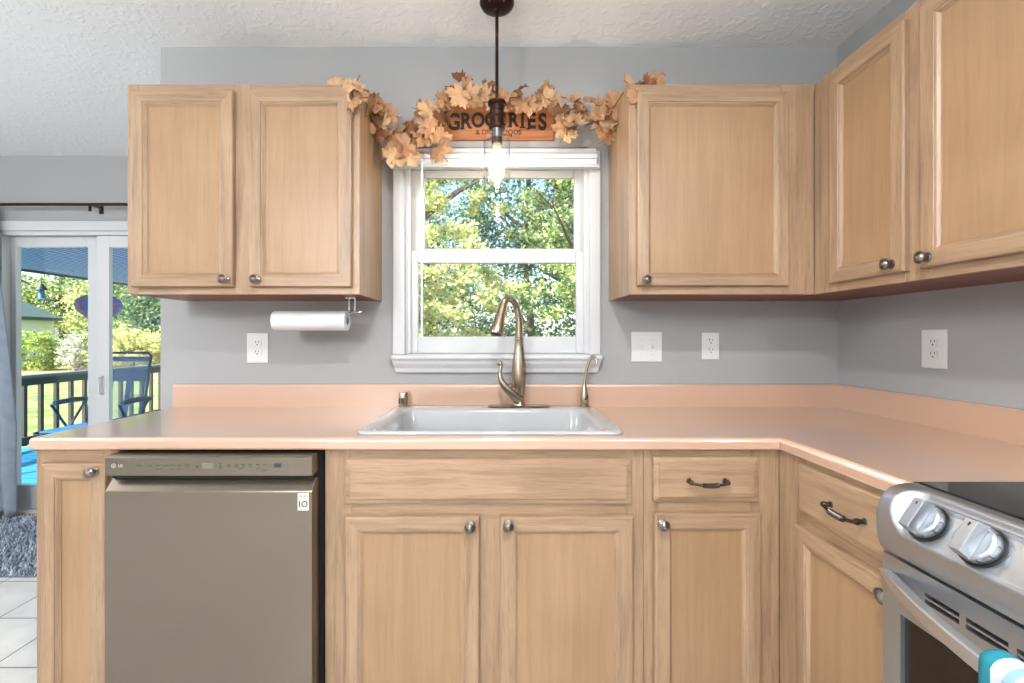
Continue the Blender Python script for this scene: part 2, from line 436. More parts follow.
def drawer_front(root, x0, x1, z0, z1, yf, name='drawer'):
    def lp(ins, dy): return [(x0+ins, yf+dy, z0+ins), (x1-ins, yf+dy, z0+ins), (x1-ins, yf+dy, z1-ins), (x0+ins, yf+dy, z1-ins)]
    L = [lp(0, 0.019), lp(0, 0.011), lp(0.002, 0.0085), lp(0.0155, 0.0058), lp(0.0160, 0.0012), lp(0.0175, 0.0)]
    return MB().loops(L, cap0=True, cap1=True).build(name, [wood_h], root)

KNOB_MESH = None
def knob(parent, x, y, z):
    """round ringed knob, its rose on the door face at local y"""
    global KNOB_MESH
    if KNOB_MESH is None:
        mb = MB()
        mb.lathe([(0.0132, 0), (0.0132, 0.002), (0.0105, 0.004), (0.0062, 0.006), (0.0052, 0.012), (0.0075, 0.0155), (0.0150, 0.0175), (0.0162, 0.020),
                  (0.0158, 0.0225), (0.0135, 0.0240), (0.0128, 0.0235), (0.0105, 0.0262), (0.0075, 0.0285), (0.0070, 0.0280), (0.0045, 0.0296), (0.0001, 0.0303)], axis=(0, -1, 0), seg=28)
        o = mb.build('knob', nickel_m, parent); KNOB_MESH = o.data
    else:
        o = bpy.data.objects.new('knob', KNOB_MESH); COL.objects.link(o); o.parent = parent
    o.location = (x, y, z); return o

def pull(parent, x, y, z):
    mb = MB()
    for s in (-1, 1):
        mb.lathe([(0.0085, 0), (0.0085, 0.003), (0.0055, 0.006), (0.005, 0.012), (0.0068, 0.017), (0.0078, 0.021), (0.006, 0.026), (0.001, 0.028)], (x+s*0.052, y, z+0.002), (0, -1, 0), 18)
    pts = []; rr = []
    for k in range(41):
        u = -1+2*k/40
        pts.append((x+u*0.052, y-0.022-0.007*(1-u*u), z-0.005*(1-u*u)))
        rr.append(0.0040+(0.0028 if abs(u) < 0.42 else 0)+(0.0012*math.cos(k*math.pi) if abs(u) < 0.42 else 0))
    mb.tube(pts, rr, 12)
    return mb.build('pull_handle', blackiron_m, parent)

def cabinet_body(root, x0, x1, y0, y1, z0, z1, stiles, rails, upper, ff=0.019, toe=0.0, top=True):
    """x0..x1 wide, y0 front (negative) .. y1 back; stiles = list of (xa, xb); rails = list of (za, zb)"""
    t = 0.013
    c = MB(); f0 = y0+ff
    c.box(x0, x0+t, f0, y1, z0+(0 if upper else 0), z1, 0).box(x1-t, x1, f0, y1, z0, z1, 0)
    bz = z0+(0.0005 if upper else 0.11)
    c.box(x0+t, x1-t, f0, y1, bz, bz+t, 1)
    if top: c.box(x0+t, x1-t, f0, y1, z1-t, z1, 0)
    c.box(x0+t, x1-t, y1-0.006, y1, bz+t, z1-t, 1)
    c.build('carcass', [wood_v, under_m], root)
    fr = MB()
    za = z0+toe
    for xa, xb in stiles: fr.box(xa, xb, y0, y0+ff, za, z1, 0)
    xs = sorted(stiles)
    for (a, b), (c_, d_) in zip(xs[:-1], xs[1:]):
        for ra, rb in rails: fr.box(b, c_, y0, y0+ff, ra, rb, 1)
    fr.build('face_frame', [wood_v, wood_h], root, 0.0008, 1)
    if toe > 0:
        MB().box(x0, x1, y0+0.07, y0+0.085, 0, toe+0.01).build('toe_kick', wood_h, root)

UB, UT = 1.357, 2.101
# wall cabinet left of the window
r = thing('wall_cabinet', 'two-door maple wall cabinet hanging left of the kitchen window', 'cabinet', (0, 0, 0), 0, 'maple wall cabinets')
r.location = (-0.912, 0, UB)
def off(root): return root.location.copy()
def X(v): return v+0.912
cabinet_body(r, X(-1.324), X(-0.501), -0.305, -0.0, 0, UT-UB, [(X(-1.324), X(-1.284)), (X(-0.941), X(-0.884)), (X(-0.541), X(-0.501))], [(0, 0.040), (UT-UB-0.045, UT-UB)], True)
for a, b, kx in ((-1.299, -0.940, -0.965), (-0.884, -0.5256, -0.856)):
    d = door_panel(r, X(a), X(b), 0.025, 0.716, -0.324); knob(d, X(kx), -0.324, 0.050)
# wall cabinet right of the window (filler stile runs into the corner)
r = thing('wall_cabinet', 'single-door maple wall cabinet hanging right of the kitchen window, running to the corner', 'cabinet', (0.78, 0, UB), 0, 'maple wall cabinets')
def X(v): return v-0.78
cabinet_body(r, X(0.453), X(1.1105), -0.305, 0, 0, UT-UB, [(X(0.453), X(0.500)), (X(0.990), X(1.1105))], [(0, 0.040), (UT-UB-0.045, UT-UB)], True)
d = door_panel(r, X(0.479), X(1.011), 0.029, 0.711, -0.324, fw=0.036); knob(d, X(0.506), -0.324, 0.048)
# wall cabinet on the right wall; local x runs towards the camera, local -y faces the room
r = thing('wall_cabinet', 'two-door maple wall cabinet on the right-hand wall beside the corner', 'cabinet', (XR, 0, UB), -math.pi/2, 'maple wall cabinets')
cabinet_body(r, 0.0, 1.050, -0.305, 0, 0, UT-UB, [(0.3055, 0.425), (0.672, 0.748), (1.010, 1.050)], [(0, 0.040), (UT-UB-0.045, UT-UB)], True)
d = door_panel(r, 0.402, 0.686, 0.027, 0.712, -0.324); knob(d, 0.648, -0.324, 0.052)
d = door_panel(r, 0.733, 1.026, 0.027, 0.712, -0.324); knob(d, 0.757, -0.324, 0.052)

BZ = 0.876
FY = -0.58
# narrow base cabinet at the counter's left end
r = thing('base_cabinet', 'narrow single-door maple base cabinet at the left end of the counter beside the dishwasher', 'cabinet', (-1.247, 0, 0), 0, 'maple base cabinets')
def X(v): return v+1.247
cabinet_body(r, X(-1.369), X(-1.126), FY, -0.0, 0, BZ, [(X(-1.369), X(-1.325)), (X(-1.172), X(-1.126))], [(0.10, 0.14), (0.825, BZ)], False, toe=0.10)
d = door_panel(r, X(-1.339), X(-1.149), 0.13, 0.838, -0.60); knob(d, X(-1.180), -0.60, 0.816)
# sink base
r = thing('base_cabinet', 'wide two-door maple sink cabinet below the white sink, with a false drawer front', 'cabinet', (-0.05, 0, 0), 0, 'maple base cabinets')
def X(v): return v+0.05
cabinet_body(r, X(-0.5186), X(0.4195), FY, -0.0, 0, BZ, [(X(-0.5186), X(-0.440)), (X(0.365), X(0.4195))], [(0.10, 0.14), (0.67, 0.735), (0.835, BZ)], False, toe=0.10, top=False)
MB().box(X(-0.070), X(0.005), FY, FY+0.019, 0.1405, 0.6695).build('centre_stile', wood_v, r, 0.0008, 1)
d = door_panel(r, X(-0.456), X(-0.063), 0.13, 0.683, -0.60); knob(d, X(-0.089), -0.60, 0.658)
d = door_panel(r, X(-0.003), X(0.385), 0.13, 0.683, -0.60); knob(d, X(0.021), -0.60, 0.661)
drawer_front(r, X(-0.456), X(0.383), 0.7175, 0.847, -0.60, 'false_drawer_front')
# drawer base right of the sink
r = thing('base_cabinet', 'maple base cabinet with one drawer above one door, between the sink cabinet and the corner', 'cabinet', (0.62, 0, 0), 0, 'maple base cabinets')
def X(v): return v-0.62
cabinet_body(r, X(0.4205), X(0.8195), FY, -0.0, 0, BZ, [(X(0.4205), X(0.465)), (X(0.735), X(0.8195))], [(0.10, 0.14), (0.68, 0.735), (0.840, BZ)], False, toe=0.10)
d = door_panel(r, X(0.4473), X(0.758), 0.13, 0.6914, -0.60); knob(d, X(0.468), -0.60, 0.664)
d = drawer_front(r, X(0.4455), X(0.754), 0.7233, 0.8546, -0.60); pull(d, X(0.598), -0.5965, 0.786)
# base cabinet on the right wall
r = thing('base_cabinet', 'maple base cabinet with one drawer above one door, on the right-hand run beside the range', 'cabinet', (XR, 0, 0), -math.pi/2, 'maple base cabinets')
dep = XR-0.82
cabinet_body(r, 0.0, 1.026, -dep, 0, 0, BZ, [(0.5805, 0.700), (0.985, 1.026)], [(0.10, 0.14), (0.68, 0.735), (0.845, BZ)], False, toe=0.10)
d = door_panel(r, 0.680, 1.014, 0.13, 0.697, -dep-0.020); knob(d, 0.990, -dep-0.020, 0.672)
d = drawer_front(r, 0.686, 1.014, 0.728, 0.862, -dep-0.020); pull(d, 0.872, -dep-0.0165, 0.797)

# ------------------------------------------------------------------ worktop
def worktop():
    xs = [-1.373, -0.423, 0.360, 0.808, XR]; ys = [-1.028, -0.605, -0.553, -0.050, 0.0]
    z0, z1 = 0.877, 0.914
    bm = bmesh.new(); V = {}
    def gv(i, j):
        if (i, j) not in V: V[(i, j)] = bm.verts.new((xs[i], ys[j], z1))
        return V[(i, j)]
    faces = []
    for i in range(4):
        for j in range(4):
            if j == 0 and i < 3: continue
            if i == 1 and j == 2: continue
            faces.append(bm.faces.new((gv(i, j), gv(i+1, j), gv(i+1, j+1), gv(i, j+1))))
    ext = bmesh.ops.extrude_face_region(bm, geom=faces)
    ev = [g for g in ext['geom'] if isinstance(g, bmesh.types.BMVert)]
    for v in ev: v.co.z = z0
    bmesh.ops.recalc_face_normals(bm, faces=bm.faces)
    def front(e, z):
        a, b = e.verts
        if abs(a.co.z-z) > 1e-5 or abs(b.co.z-z) > 1e-5: return False
        if abs(a.co.y+0.605) < 1e-5 and abs(b.co.y+0.605) < 1e-5 and max(a.co.x, b.co.x) < 0.809: return True
        if abs(a.co.x-0.808) < 1e-5 and abs(b.co.x-0.808) < 1e-5 and max(a.co.y, b.co.y) < -0.604: return True
        if abs(a.co.x+1.373) < 1e-5 and abs(b.co.x+1.373) < 1e-5: return True
        return False
    vert = [e for e in bm.edges if all(abs(v.co.x+1.373) < 1e-5 and abs(v.co.y+0.605) < 1e-5 for v in e.verts)]
    bmesh.ops.bevel(bm, geom=vert, offset=0.012, segments=4, profile=0.5, affect='EDGES')
    def front2(e, z):
        if front(e, z): return True
        a, b = e.verts
        return abs(a.co.z-z) < 1e-5 and abs(b.co.z-z) < 1e-5 and max(a.co.x, b.co.x) < -1.35 and max(a.co.y, b.co.y) < -0.58 and len([f for f in e.link_faces if abs(f.normal.z) < 0.5]) == 1
    bm.normal_update()
    bmesh.ops.bevel(bm, geom=[e for e in bm.edges if front2(e, z1)], offset=0.013, segments=5, profile=0.5, affect='EDGES')
    bm.normal_update()
    bmesh.ops.bevel(bm, geom=[e for e in bm.edges if front2(e, z0)], offset=0.007, segments=3, profile=0.5, affect='EDGES')
    me = bpy.data.meshes.new('worktop'); 
    for f in bm.faces: f.smooth = abs(f.normal.z) < 0.999 and abs(f.normal.z) > 0.001
    bm.to_mesh(me); bm.free(); me.materials.append(lam_m)
    o = bpy.data.objects.new('worktop', me); COL.objects.link(o); return o
rt = thing('countertop', 'peach laminate L-shaped countertop with rounded front edge and low backsplash', 'countertop', (0, 0, 0))
wt = worktop(); wt.parent = rt
bs = MB(); bs.box(-1.367, XR-0.0205, -0.0205, -0.0005, 0.914, 1.008); bs.box(XR-0.0205, XR-0.0005, -1.60, -0.0005, 0.914, 1.008)
# profile with a rolled top edge
bs = MB()
pr = [(-0.0005, 0.914), (-0.021, 0.914), (-0.021, 1.000), (-0.019, 1.006), (-0.014, 1.0095), (-0.0005, 1.0095)]
bs.loops([[(-1.367, y, z) for y, z in pr], [(XR-0.0005, y, z) for y, z in pr]], cap0=True, cap1=True)
bs.loops([[(XR+y, -0.0215, z) for y, z in pr], [(XR+y, -1.80, z) for y, z in pr]], cap0=True, cap1=True)
bs.build('backsplash', lam_m, rt)
sm_ = MB(); sm_.box(0.8062, 0.8076, -0.6056, -0.600, 0.884, 0.902)
sm_.build('mitre_seam', mat('seam', srgb(120, 76, 52), 0.6), rt)

# ------------------------------------------------------------------ sink
sk = MB()
SX0, SX1, SY0, SY1 = -0.436, 0.372, -0.570, -0.032
B0, B1, C0, C1 = -0.380, 0.316, -0.535, -0.115
zt = 0.914
L = [rrect(SX0, SX1, SY0, SY1, 0.035, zt+0.0005), rrect(SX0, SX1, SY0, SY1, 0.035, zt+0.004), rrect(SX0+0.003, SX1-0.003, SY0+0.003, SY1-0.003, 0.034, zt+0.009),
     rrect(SX0+0.010, SX1-0.010, SY0+0.010, SY1-0.010, 0.030, zt+0.011), rrect(B0-0.022, B1+0.022, C0-0.016, C1+0.016, 0.050, zt+0.0085), rrect(B0-0.008, B1+0.008, C0-0.006, C1+0.006, 0.050, zt+0.006),
     rrect(B0, B1, C0, C1, 0.050, zt-0.004), rrect(B0+0.006, B1-0.006, C0+0.006, C1-0.006, 0.050, zt-0.10), rrect(B0+0.015, B1-0.015, C0+0.015, C1-0.015, 0.050, zt-0.175),
     rrect(B0+0.035, B1-0.035, C0+0.035, C1-0.035, 0.045, zt-0.192), rrect(B0+0.12, B1-0.12, C0+0.10, C1-0.10, 0.03, zt-0.196)]
sk.loops(L, smooth=True, cap0=False, cap1=True)
so = sk.build('kitchen_sink', porc_m, fix=False)
s_ = so.modifiers.new('thickness', 'SOLIDIFY'); s_.thickness = 0.004; s_.offset = -1
tag(so, 'white drop-in single-bowl kitchen sink set in the countertop below the window', 'sink')
dd = MB(); dd.lathe([(0.045, 0), (0.045, 0.003), (0.034, 0.004), (0.030, 0.001), (0.001, 0.001)], (-0.03, -0.33, zt-0.196), seg=24)
dd.build('drain', bnick_m, so)

# faucet
fx, fy, fz = 0.073, -0.078, zt+0.0115
fa = thing('kitchen_faucet', 'tall brushed nickel pull-down kitchen faucet arching over the white sink', 'faucet', (fx, fy, fz))
pl = MB(); pl.loops([rrect(-0.127, 0.127, -0.027, 0.027, 0.026, 0.0), rrect(-0.127, 0.127, -0.027, 0.027, 0.026, 0.003), rrect(-0.120, 0.120, -0.021, 0.021, 0.020, 0.006)], cap0=True, cap1=True)
pl.build('escutcheon', bnick_m, fa)
bd = MB(); bd.lathe([(0.030, 0.006), (0.027, 0.012), (0.022, 0.022), (0.0215, 0.035), (0.026, 0.060), (0.033, 0.095), (0.036, 0.130), (0.034, 0.165), (0.028, 0.205), (0.023, 0.240), (0.021, 0.268), (0.0225, 0.270), (0.0225, 0.277), (0.018, 0.279)], seg=28)
for i in range(len(bd.v)):
    x, y, z = bd.v[i]; bd.v[i] = (x*0.84, y*0.84, z)
bd.build('faucet_body', bnick_m, fa)
e = Vector((-0.105, -0.135, 0)).normalized()
def sp(a, z): return (e.x*a, e.y*a, z)
path = catmull([sp(0, 0.27), sp(0, 0.32), sp(0.004, 0.36), sp(0.022, 0.405), sp(0.050, 0.427), sp(0.080, 0.428), sp(0.105, 0.405), sp(0.120, 0.372)], 5)
MB().tube(path, [0.0155-0.0025*min(1, i/18) for i in range(len(path))], 16).build('spout', bnick_m, fa)
p0 = Vector(sp(0.104, 0.408)); p1 = Vector(sp(0.150, 0.290)); dv = (p1-p0)
hp = [(0.0150, 0.0), (0.0165, 0.03), (0.0195, 0.06), (0.0245, 0.095), (0.0265, 0.120), (0.0240, dv.length)]
hh = MB().lathe(hp, p0, dv.normalized(), 24).build('spray_head', bnick_m, fa)
MB().lathe([(0.022, 0), (0.020, 0.004), (0.006, 0.006)], p1-dv.normalized()*0.003, dv.normalized(), 20).build('spray_nozzle', blackp_m, hh)
lv = catmull([(0.0, -0.012, 0.032), (-0.030, -0.026, 0.058), (-0.058, -0.034, 0.085), (-0.074, -0.036, 0.115), (-0.076, -0.036, 0.148), (-0.072, -0.036, 0.168), (-0.082, -0.036, 0.180)], 6)
n_ = len(lv)
MB().tube(lv, [0.024-0.017*min(1, i/(n_*0.62)) + (0.004 if i > n_*0.85 else 0) for i in range(n_)], 14).build('lever_handle', bnick_m, fa)
MB().lathe([(0.013, 0), (0.014, 0.008), (0.010, 0.016), (0.001, 0.020)], (-0.034, -0.030, 0.078), (-0.25, -0.3, 0.9), 18).build('lever_cap', bnick_m, fa)

# filtered-water spout on the right, air gap on the left
fw_ = thing('water_dispenser', 'slim brushed nickel filtered-water spout at the right rear corner of the sink', 'water dispenser', (0.338, -0.070, fz))
MB().lathe([(0.021, 0), (0.021, 0.004), (0.016, 0.008), (0.017, 0.020), (0.0155, 0.045), (0.010, 0.070), (0.0075, 0.090)], seg=20).build('dispenser_base', bnick_m, fw_)
pth = catmull([(0, 0, 0.085), (0.004, 0, 0.12), (0.015, -0.004, 0.17), (0.026, -0.008, 0.199), (0.034, -0.012, 0.204), (0.040, -0.018, 0.196), (0.046, -0.026, 0.172)], 5)
MB().tube(pth, [0.0065-0.0025*i/len(pth) for i in range(len(pth))], 12).build('dispenser_spout', bnick_m, fw_)
MB().tube([(0.0, -0.012, 0.030), (0.004, -0.030, 0.036), (0.006, -0.040, 0.046)], [0.004, 0.003, 0.004], 8).build('lever', blackp_m, fw_)
ag = thing('air_gap', 'short round nickel air-gap cap at the left rear corner of the sink', 'air gap', (-0.398, -0.058, zt+0.010))
MB().lathe([(0.022, 0), (0.022, 0.003), (0.0185, 0.005), (0.0185, 0.050), (0.0160, 0.056), (0.001, 0.058)], seg=24).build('cap', bnick_m, ag)
MB().box(-0.006, 0.006, -0.0192, -0.016, 0.010, 0.036).box(-0.017, -0.012, -0.0165, -0.010, 0.012, 0.034).build('vent_slot', slot_m, ag)

# ------------------------------------------------------------------ dishwasher
dw = thing('dishwasher', 'slate-grey stainless dishwasher with top control strip, under the counter left of the sink cabinet', 'dishwasher', (-0.822, 0, 0))
def X(v): return v+0.822
dx0, dx1 = X(-1.112), X(-0.530); yF = -0.646
MB().box(X(-1.118), X(-0.524), -0.585, -0.03, 0.02, 0.866).build('tub_casing', dark_m, dw)  # near-black box puts the shade of the door gaps into colour
cp = MB(); cp.loops([[(x, y, z) for y, z in ((-0.586, 0.8156), (-0.6455, 0.8156), (yF, 0.8665), (-0.640, 0.8715), (-0.586, 0.8715))] for x in (dx0, dx1)], cap0=True, cap1=True)
cpo = cp.build('control_panel', steel_m, dw, 0.0015)
pd_ = MB(); pd_.loops([[(x, y, z) for y, z in ((-0.590, 0.10), (yF, 0.10), (yF, 0.7700), (-0.6445, 0.7735), (-0.618, 0.8020), (-0.590, 0.8020))] for x in (dx0, dx1)], cap0=True, cap1=True)
do_ = pd_.build('door', steel_m, dw, 0.0015)
MB().box(dx0+0.004, dx1-0.004, -0.625, -0.588, 0.803, 0.8150).build('handle_recess_shade', dark_m, dw)  # dark strip stands in for the shade inside the handle pocket
MB().box(dx0+0.02, dx1-0.02, -0.56, -0.50, 0.0, 0.098).build('kick_plate', dark_m, dw)
mk = mat('panel_marking', srgb(74, 68, 62), 0.5); mkl = mat('panel_marking_light', srgb(190, 184, 176), 0.4); mkd = mat('panel_display', srgb(52, 48, 46), 0.3); mkr = mat('panel_marking_red', srgb(130, 50, 44), 0.5)
def DWX(px): return (px-501)/356.6+0.822
def DWZ(py): return H-(py-337.5)/356.6
mks = MB()
for a, b, y in ((135.5, 141, 465.6), (149, 152, 465.8), (156, 160, 465.4), (163, 168, 465.4), (170, 175, 465.2), (178, 182, 465.2), (184, 191, 464.8), (186, 189, 466.4),
                (155, 161, 469), (171, 174, 469), (178, 181, 469),
                (227, 230, 464.8), (227, 230, 466.6), (234.5, 238, 464.6), (241, 245, 464.6), (248, 252, 464.6), (256, 260, 464.6), (263, 267, 464.6), (234.5, 238, 466.4), (242, 244.5, 466.4), (249, 251.5, 466.4),
                (238, 243, 468.8), (256, 259, 468.8), (261, 267, 470.6)):
    mks.box(DWX(a), DWX(b), yF-0.0006, yF+0.0005, DWZ(y)-0.0011, DWZ(y)+0.0011)
for y in (463.5, 465.5, 467.5): mks.box(DWX(219.5), DWX(221), yF-0.0006, yF+0.0005, DWZ(y)-0.002, DWZ(y)+0.002)
mks.build('button_markings', mk, cpo)
MB().box(DWX(274), DWX(281), yF-0.0008, yF+0.0005, DWZ(467.4), DWZ(463.2)).build('power_button', mkd, cpo)
MB().box(DWX(202), DWX(214), yF-0.0006, yF+0.0005, DWZ(468.5), DWZ(462.8)).build('display_window', mat('panel_screen', srgb(104, 102, 92), 0.3), cpo)
MB().lathe([(0.0001, 0), (0.0032, 0.0001), (0.0032, 0.0008), (0.0001, 0.0009)], (DWX(197), yF, DWZ(466.5)), (0, -1, 0), 12).build('indicator', mkr, cpo)
lg = MB(); lg.lathe([(0.0062, 0), (0.0062, 0.001), (0.0050, 0.001), (0.0050, 0)], (DWX(113.6), yF, DWZ(465.8)), (0, -1, 0), 20, caps=False)
lg.box(DWX(113.6)-0.0006, DWX(113.6)+0.0006, yF-0.001, yF, DWZ(465.8)-0.003, DWZ(465.8)+0.002); lg.box(DWX(113.6), DWX(113.6)+0.003, yF-0.001, yF, DWZ(465.8)-0.003, DWZ(465.8)-0.002)
lg.lathe([(0.001, 0), (0.001, 0.001)], (DWX(113.6)-0.0025, yF, DWZ(465.8)+0.0015), (0, -1, 0), 8)
lg.build('logo_badge', mkl, cpo)
text_mesh('LG', 0.0105, (DWX(120.5), yF-0.0004, DWZ(465.8)), (math.pi/2, 0, 0), mkl, cpo, 'logo_lettering', 0.0002, 0.0003)
bz = [(298.5, 493.2), (309.3, 510.6)]
bx0, bx1, bz0, bz1 = DWX(297.8), DWX(308.8), DWZ(510.4), DWZ(493.2)
bdg = MB().box(bx0, bx1, yF-0.0008, yF, bz0, bz1).build('sticker', mat('sticker_white', srgb(214, 208, 198), 0.4), do_)
bk = MB(); w_ = bx1-bx0
cxr = bx0+w_*0.62; czr = bz0+(bz1-bz0)*0.38
bk.lathe([(0.0088, 0), (0.0088, 0.0012), (0.0060, 0.0012), (0.0060, 0)], (cxr, yF-0.0008, czr), (0, -1, 0), 24, caps=False)
bk.box(bx0+w_*0.12, bx0+w_*0.22, yF-0.0018, yF-0.0008, czr-0.0085, czr+0.0085)
bk.box(cxr-0.003, cxr+0.003, yF-0.0018, yF-0.0008, czr-0.0008, czr+0.0008)
bk.box(bx0+w_*0.12, bx0+w_*0.42, yF-0.0018, yF-0.0008, bz1-0.0085, bz1-0.0065).box(bx0+w_*0.52, bx0+w_*0.86, yF-0.0018, yF-0.0008, bz1-0.0085, bz1-0.0065)
bk.build('sticker_print', blackp_m, bdg)

# ------------------------------------------------------------------ range
rg = thing('range', 'stainless slide-in electric range with black glass cooktop, on the right-hand run', 'range', (1.08, -1.41, 0))
RO = Vector((1.08, -1.41, 0))
def mbr(): return MB()
def shift(mb):
    mb.v = [(x-RO.x, y-RO.y, z-RO.z) for x, y, z in mb.v]; return mb
ry0, ry1 = -1.792, -1.031
shift(MB().box(0.775, XR-0.03, ry0+0.002, ry1-0.002, 0.03, 0.905)).build('range_body', rsteel_m, rg)
shift(MB().box(0.800, XR-0.025, ry0, ry1, 0.9055, 0.9185)).build('cooktop_frame', rsteel_m, rg, 0.002)
ct = shift(MB().box(0.812, XR-0.035, ry0+0.010, ry1-0.010, 0.9190, 0.9235)).build('cooktop_glass', black_m, rg, 0.002)
shift(MB().box(0.812, XR-0.035, ry1-0.0095, ry1+0.0, 0.9187, 0.9205)).build('cooktop_gasket', blackp_m, rg)
for bx_, by_, br_ in ((0.98, -1.25, 0.095), (1.24, -1.23, 0.08), (0.96, -1.60, 0.08), (1.23, -1.60, 0.105)):
    bn = MB(); bn.lathe([(br_, 0), (br_, 0.0003), (br_-0.002, 0.0003), (br_-0.002, 0)], (bx_, by_, 0.9235), seg=40, caps=False)
    shift(bn).build('burner_ring', mat('burner_ring', srgb(110, 110, 110), 0.4), ct)
# control panel
outer = catmull([(0.815, 0, 0.9195), (0.795, 0, 0.9205), (0.770, 0, 0.9155), (0.7525, 0, 0.904), (0.742, 0, 0.887), (0.7365, 0, 0.862), (0.7355, 0, 0.835), (0.739, 0, 0.808), (0.748, 0, 0.792), (0.762, 0, 0.7885)], 6)
ca = Vector((0.800, 0, 0.916)); cb = Vector((0.7395, 0, 0.826))
def panel_pt(u, v):
    y = ry1+(ry0-ry1)*u
    f = v*(len(outer)-1); i = min(int(f), len(outer)-2); p = outer[i].lerp(outer[i+1], f-i)
    # dished inner field
    dist = min((ry1-y), (y-ry0))
    rc = 0.045
    vv = (v-0.10)/(0.68-0.10)
    # end rounding of the dish
    hw = (0.045)*(1-math.sqrt(max(0, 1-min(1, abs(vv*2-1))**2)))
    e1 = min(1, max(0, (dist-0.026-hw)/0.030)); e2 = min(1, max(0, min(vv, 1-vv)/0.16))
    k = min(e1, e2); k = k*k*(3-2*k)
    q = ca.lerp(cb, min(1, max(0, vv)))
    p = p.lerp(Vector((q.x-0.008, 0, q.z+0.006)), k)
    # soft ends
    if dist < 0.010:
        s = 1-math.sqrt(max(0, 1-(1-dist/0.010)**2)); c_ = Vector((0.775, 0, 0.86)); p = p.lerp(c_, s*0.10)
    return (p.x, y, p.z)
cp = MB()
us_ = [0, 0.001, 0.003, 0.006, 0.010, 0.015]+[0.02+0.0015*k for k in range(100)]+[0.17+k*0.025 for k in range(1, 26)]+[0.8+0.004*k for k in range(1, 50)]+[1.0]
us_ = sorted(set(round(u, 4) for u in us_ if u <= 1))
nv = 110
vs = [panel_pt(u, j/(nv-1)) for u in us_ for j in range(nv)]
fs = [(i*nv+j, (i+1)*nv+j, (i+1)*nv+j+1, i*nv+j+1) for i in range(len(us_)-1) for j in range(nv-1)]
cp.add(vs, fs, 0, True)
capv = [panel_pt(0, j/(nv-1)) for j in range(nv)]; cp.add(capv, [tuple(range(nv))])
capv = [panel_pt(1, j/(nv-1)) for j in range(nv)]; cp.add(capv, [tuple(reversed(range(nv)))])
cpo = shift(cp).build('control_panel', rsteel_m, rg)
# knobs
kn = Vector((-(ca.z-cb.z), 0, (ca.x-cb.x))).normalized()      # panel normal (towards the room and up)
upv = (ca-cb).normalized(); yv = Vector((0, -1, 0))
for ky in (-1.118, -1.210, -1.61, -1.70):
    c0 = ca.lerp(cb, 0.53)+Vector((0, ky, 0))-RO+kn*0.0095
    k = MB()
    k.lathe([(0.0350, 0), (0.0350, 0.004)], c0, kn, 36)
    ks = k.build('knob_bezel', blackp_m, cpo)
    k = MB(); k.lathe([(0.0308, 0.004), (0.0318, 0.006), (0.0308, 0.018), (0.0292, 0.0195), (0.0265, 0.0205), (0.025, 0.0195), (0.001, 0.0195)], c0, kn, 40)
    ko = k.build('burner_knob', rsteel_m, cpo)
    g = MB()
    def q(a, b, h): return c0+yv*a+upv*b+kn*h
    for h0, h1, w0, w1, l0, l1 in ((0.019, 0.038, 0.0120, 0.0098, 0.0308, 0.0278),):
        A = [q(-w0, -l0, h0), q(w0, -l0, h0), q(w0, l0, h0), q(-w0, l0, h0)]
        B = [q(-w1, -l1, h1), q(w1, -l1, h1), q(w1, l1, h1), q(-w1, l1, h1)]
        g.loops([A, B], cap0=True, cap1=True)
    go = g.build('knob_grip', rsteel_m, ko, 0.0012)
    g = MB(); g.loops([[q(-0.001, 0.016, 0.0382), q(0.001, 0.016, 0.0382), q(0.001, 0.022, 0.0382), q(-0.001, 0.022, 0.0382)], [q(-0.001, 0.016, 0.0387), q(0.001, 0.016, 0.0387), q(0.001, 0.022, 0.0387), q(-0.001, 0.022, 0.0387)]], cap0=True, cap1=True)
    for a in range(40, 330, 36):
        an = math.radians(a); rr_ = 0.0315; dvc = upv*math.cos(an)+yv*math.sin(an); tv = (-upv*math.sin(an)+yv*math.cos(an))
        b0 = c0+dvc*rr_+kn*0.009; b1 = c0+dvc*(rr_-0.0002)+kn*0.0145
        g.loops([[b0-tv*0.0007, b0+tv*0.0007, b1+tv*0.0007, b1-tv*0.0007], [p+dvc*0.0005 for p in (b0-tv*0.0007, b0+tv*0.0007, b1+tv*0.0007, b1-tv*0.0007)]], cap0=True, cap1=True)
    g.build('knob_markings', blackp_m, ko)
mk2 = MB()
for ky in (-1.118, -1.210):
    c0 = ca.lerp(cb, 0.14)+Vector((0, ky-0.006, 0))-RO+kn*0.0105
    for j in range(3):
        c1 = c0+yv*(0.008*j); mk2.loops([[c1, c1+yv*0.006, c1+yv*0.006+upv*0.0016, c1+upv*0.0016], [c1+kn*0.0003, c1+yv*0.006+kn*0.0003, c1+yv*0.006+upv*0.0016+kn*0.0003, c1+upv*0.0016+kn*0.0003]], cap0=True, cap1=True)
mk2.build('panel_markings', mat('range_marking', srgb(120, 120, 122), 0.5), cpo)
# oven door with window and slots
fxr = 0.7513
od = MB(); z0_, z1_ = 0.205, 0.784
wy0, wy1, wz0, wz1 = -1.752, -1.071, 0.300, 0.684
od.box(fxr, fxr+0.030, wy1, ry1, z0_, z1_).box(fxr, fxr+0.030, ry0, wy0, z0_, z1_).box(fxr, fxr+0.030, wy0, wy1, z0_, wz0)
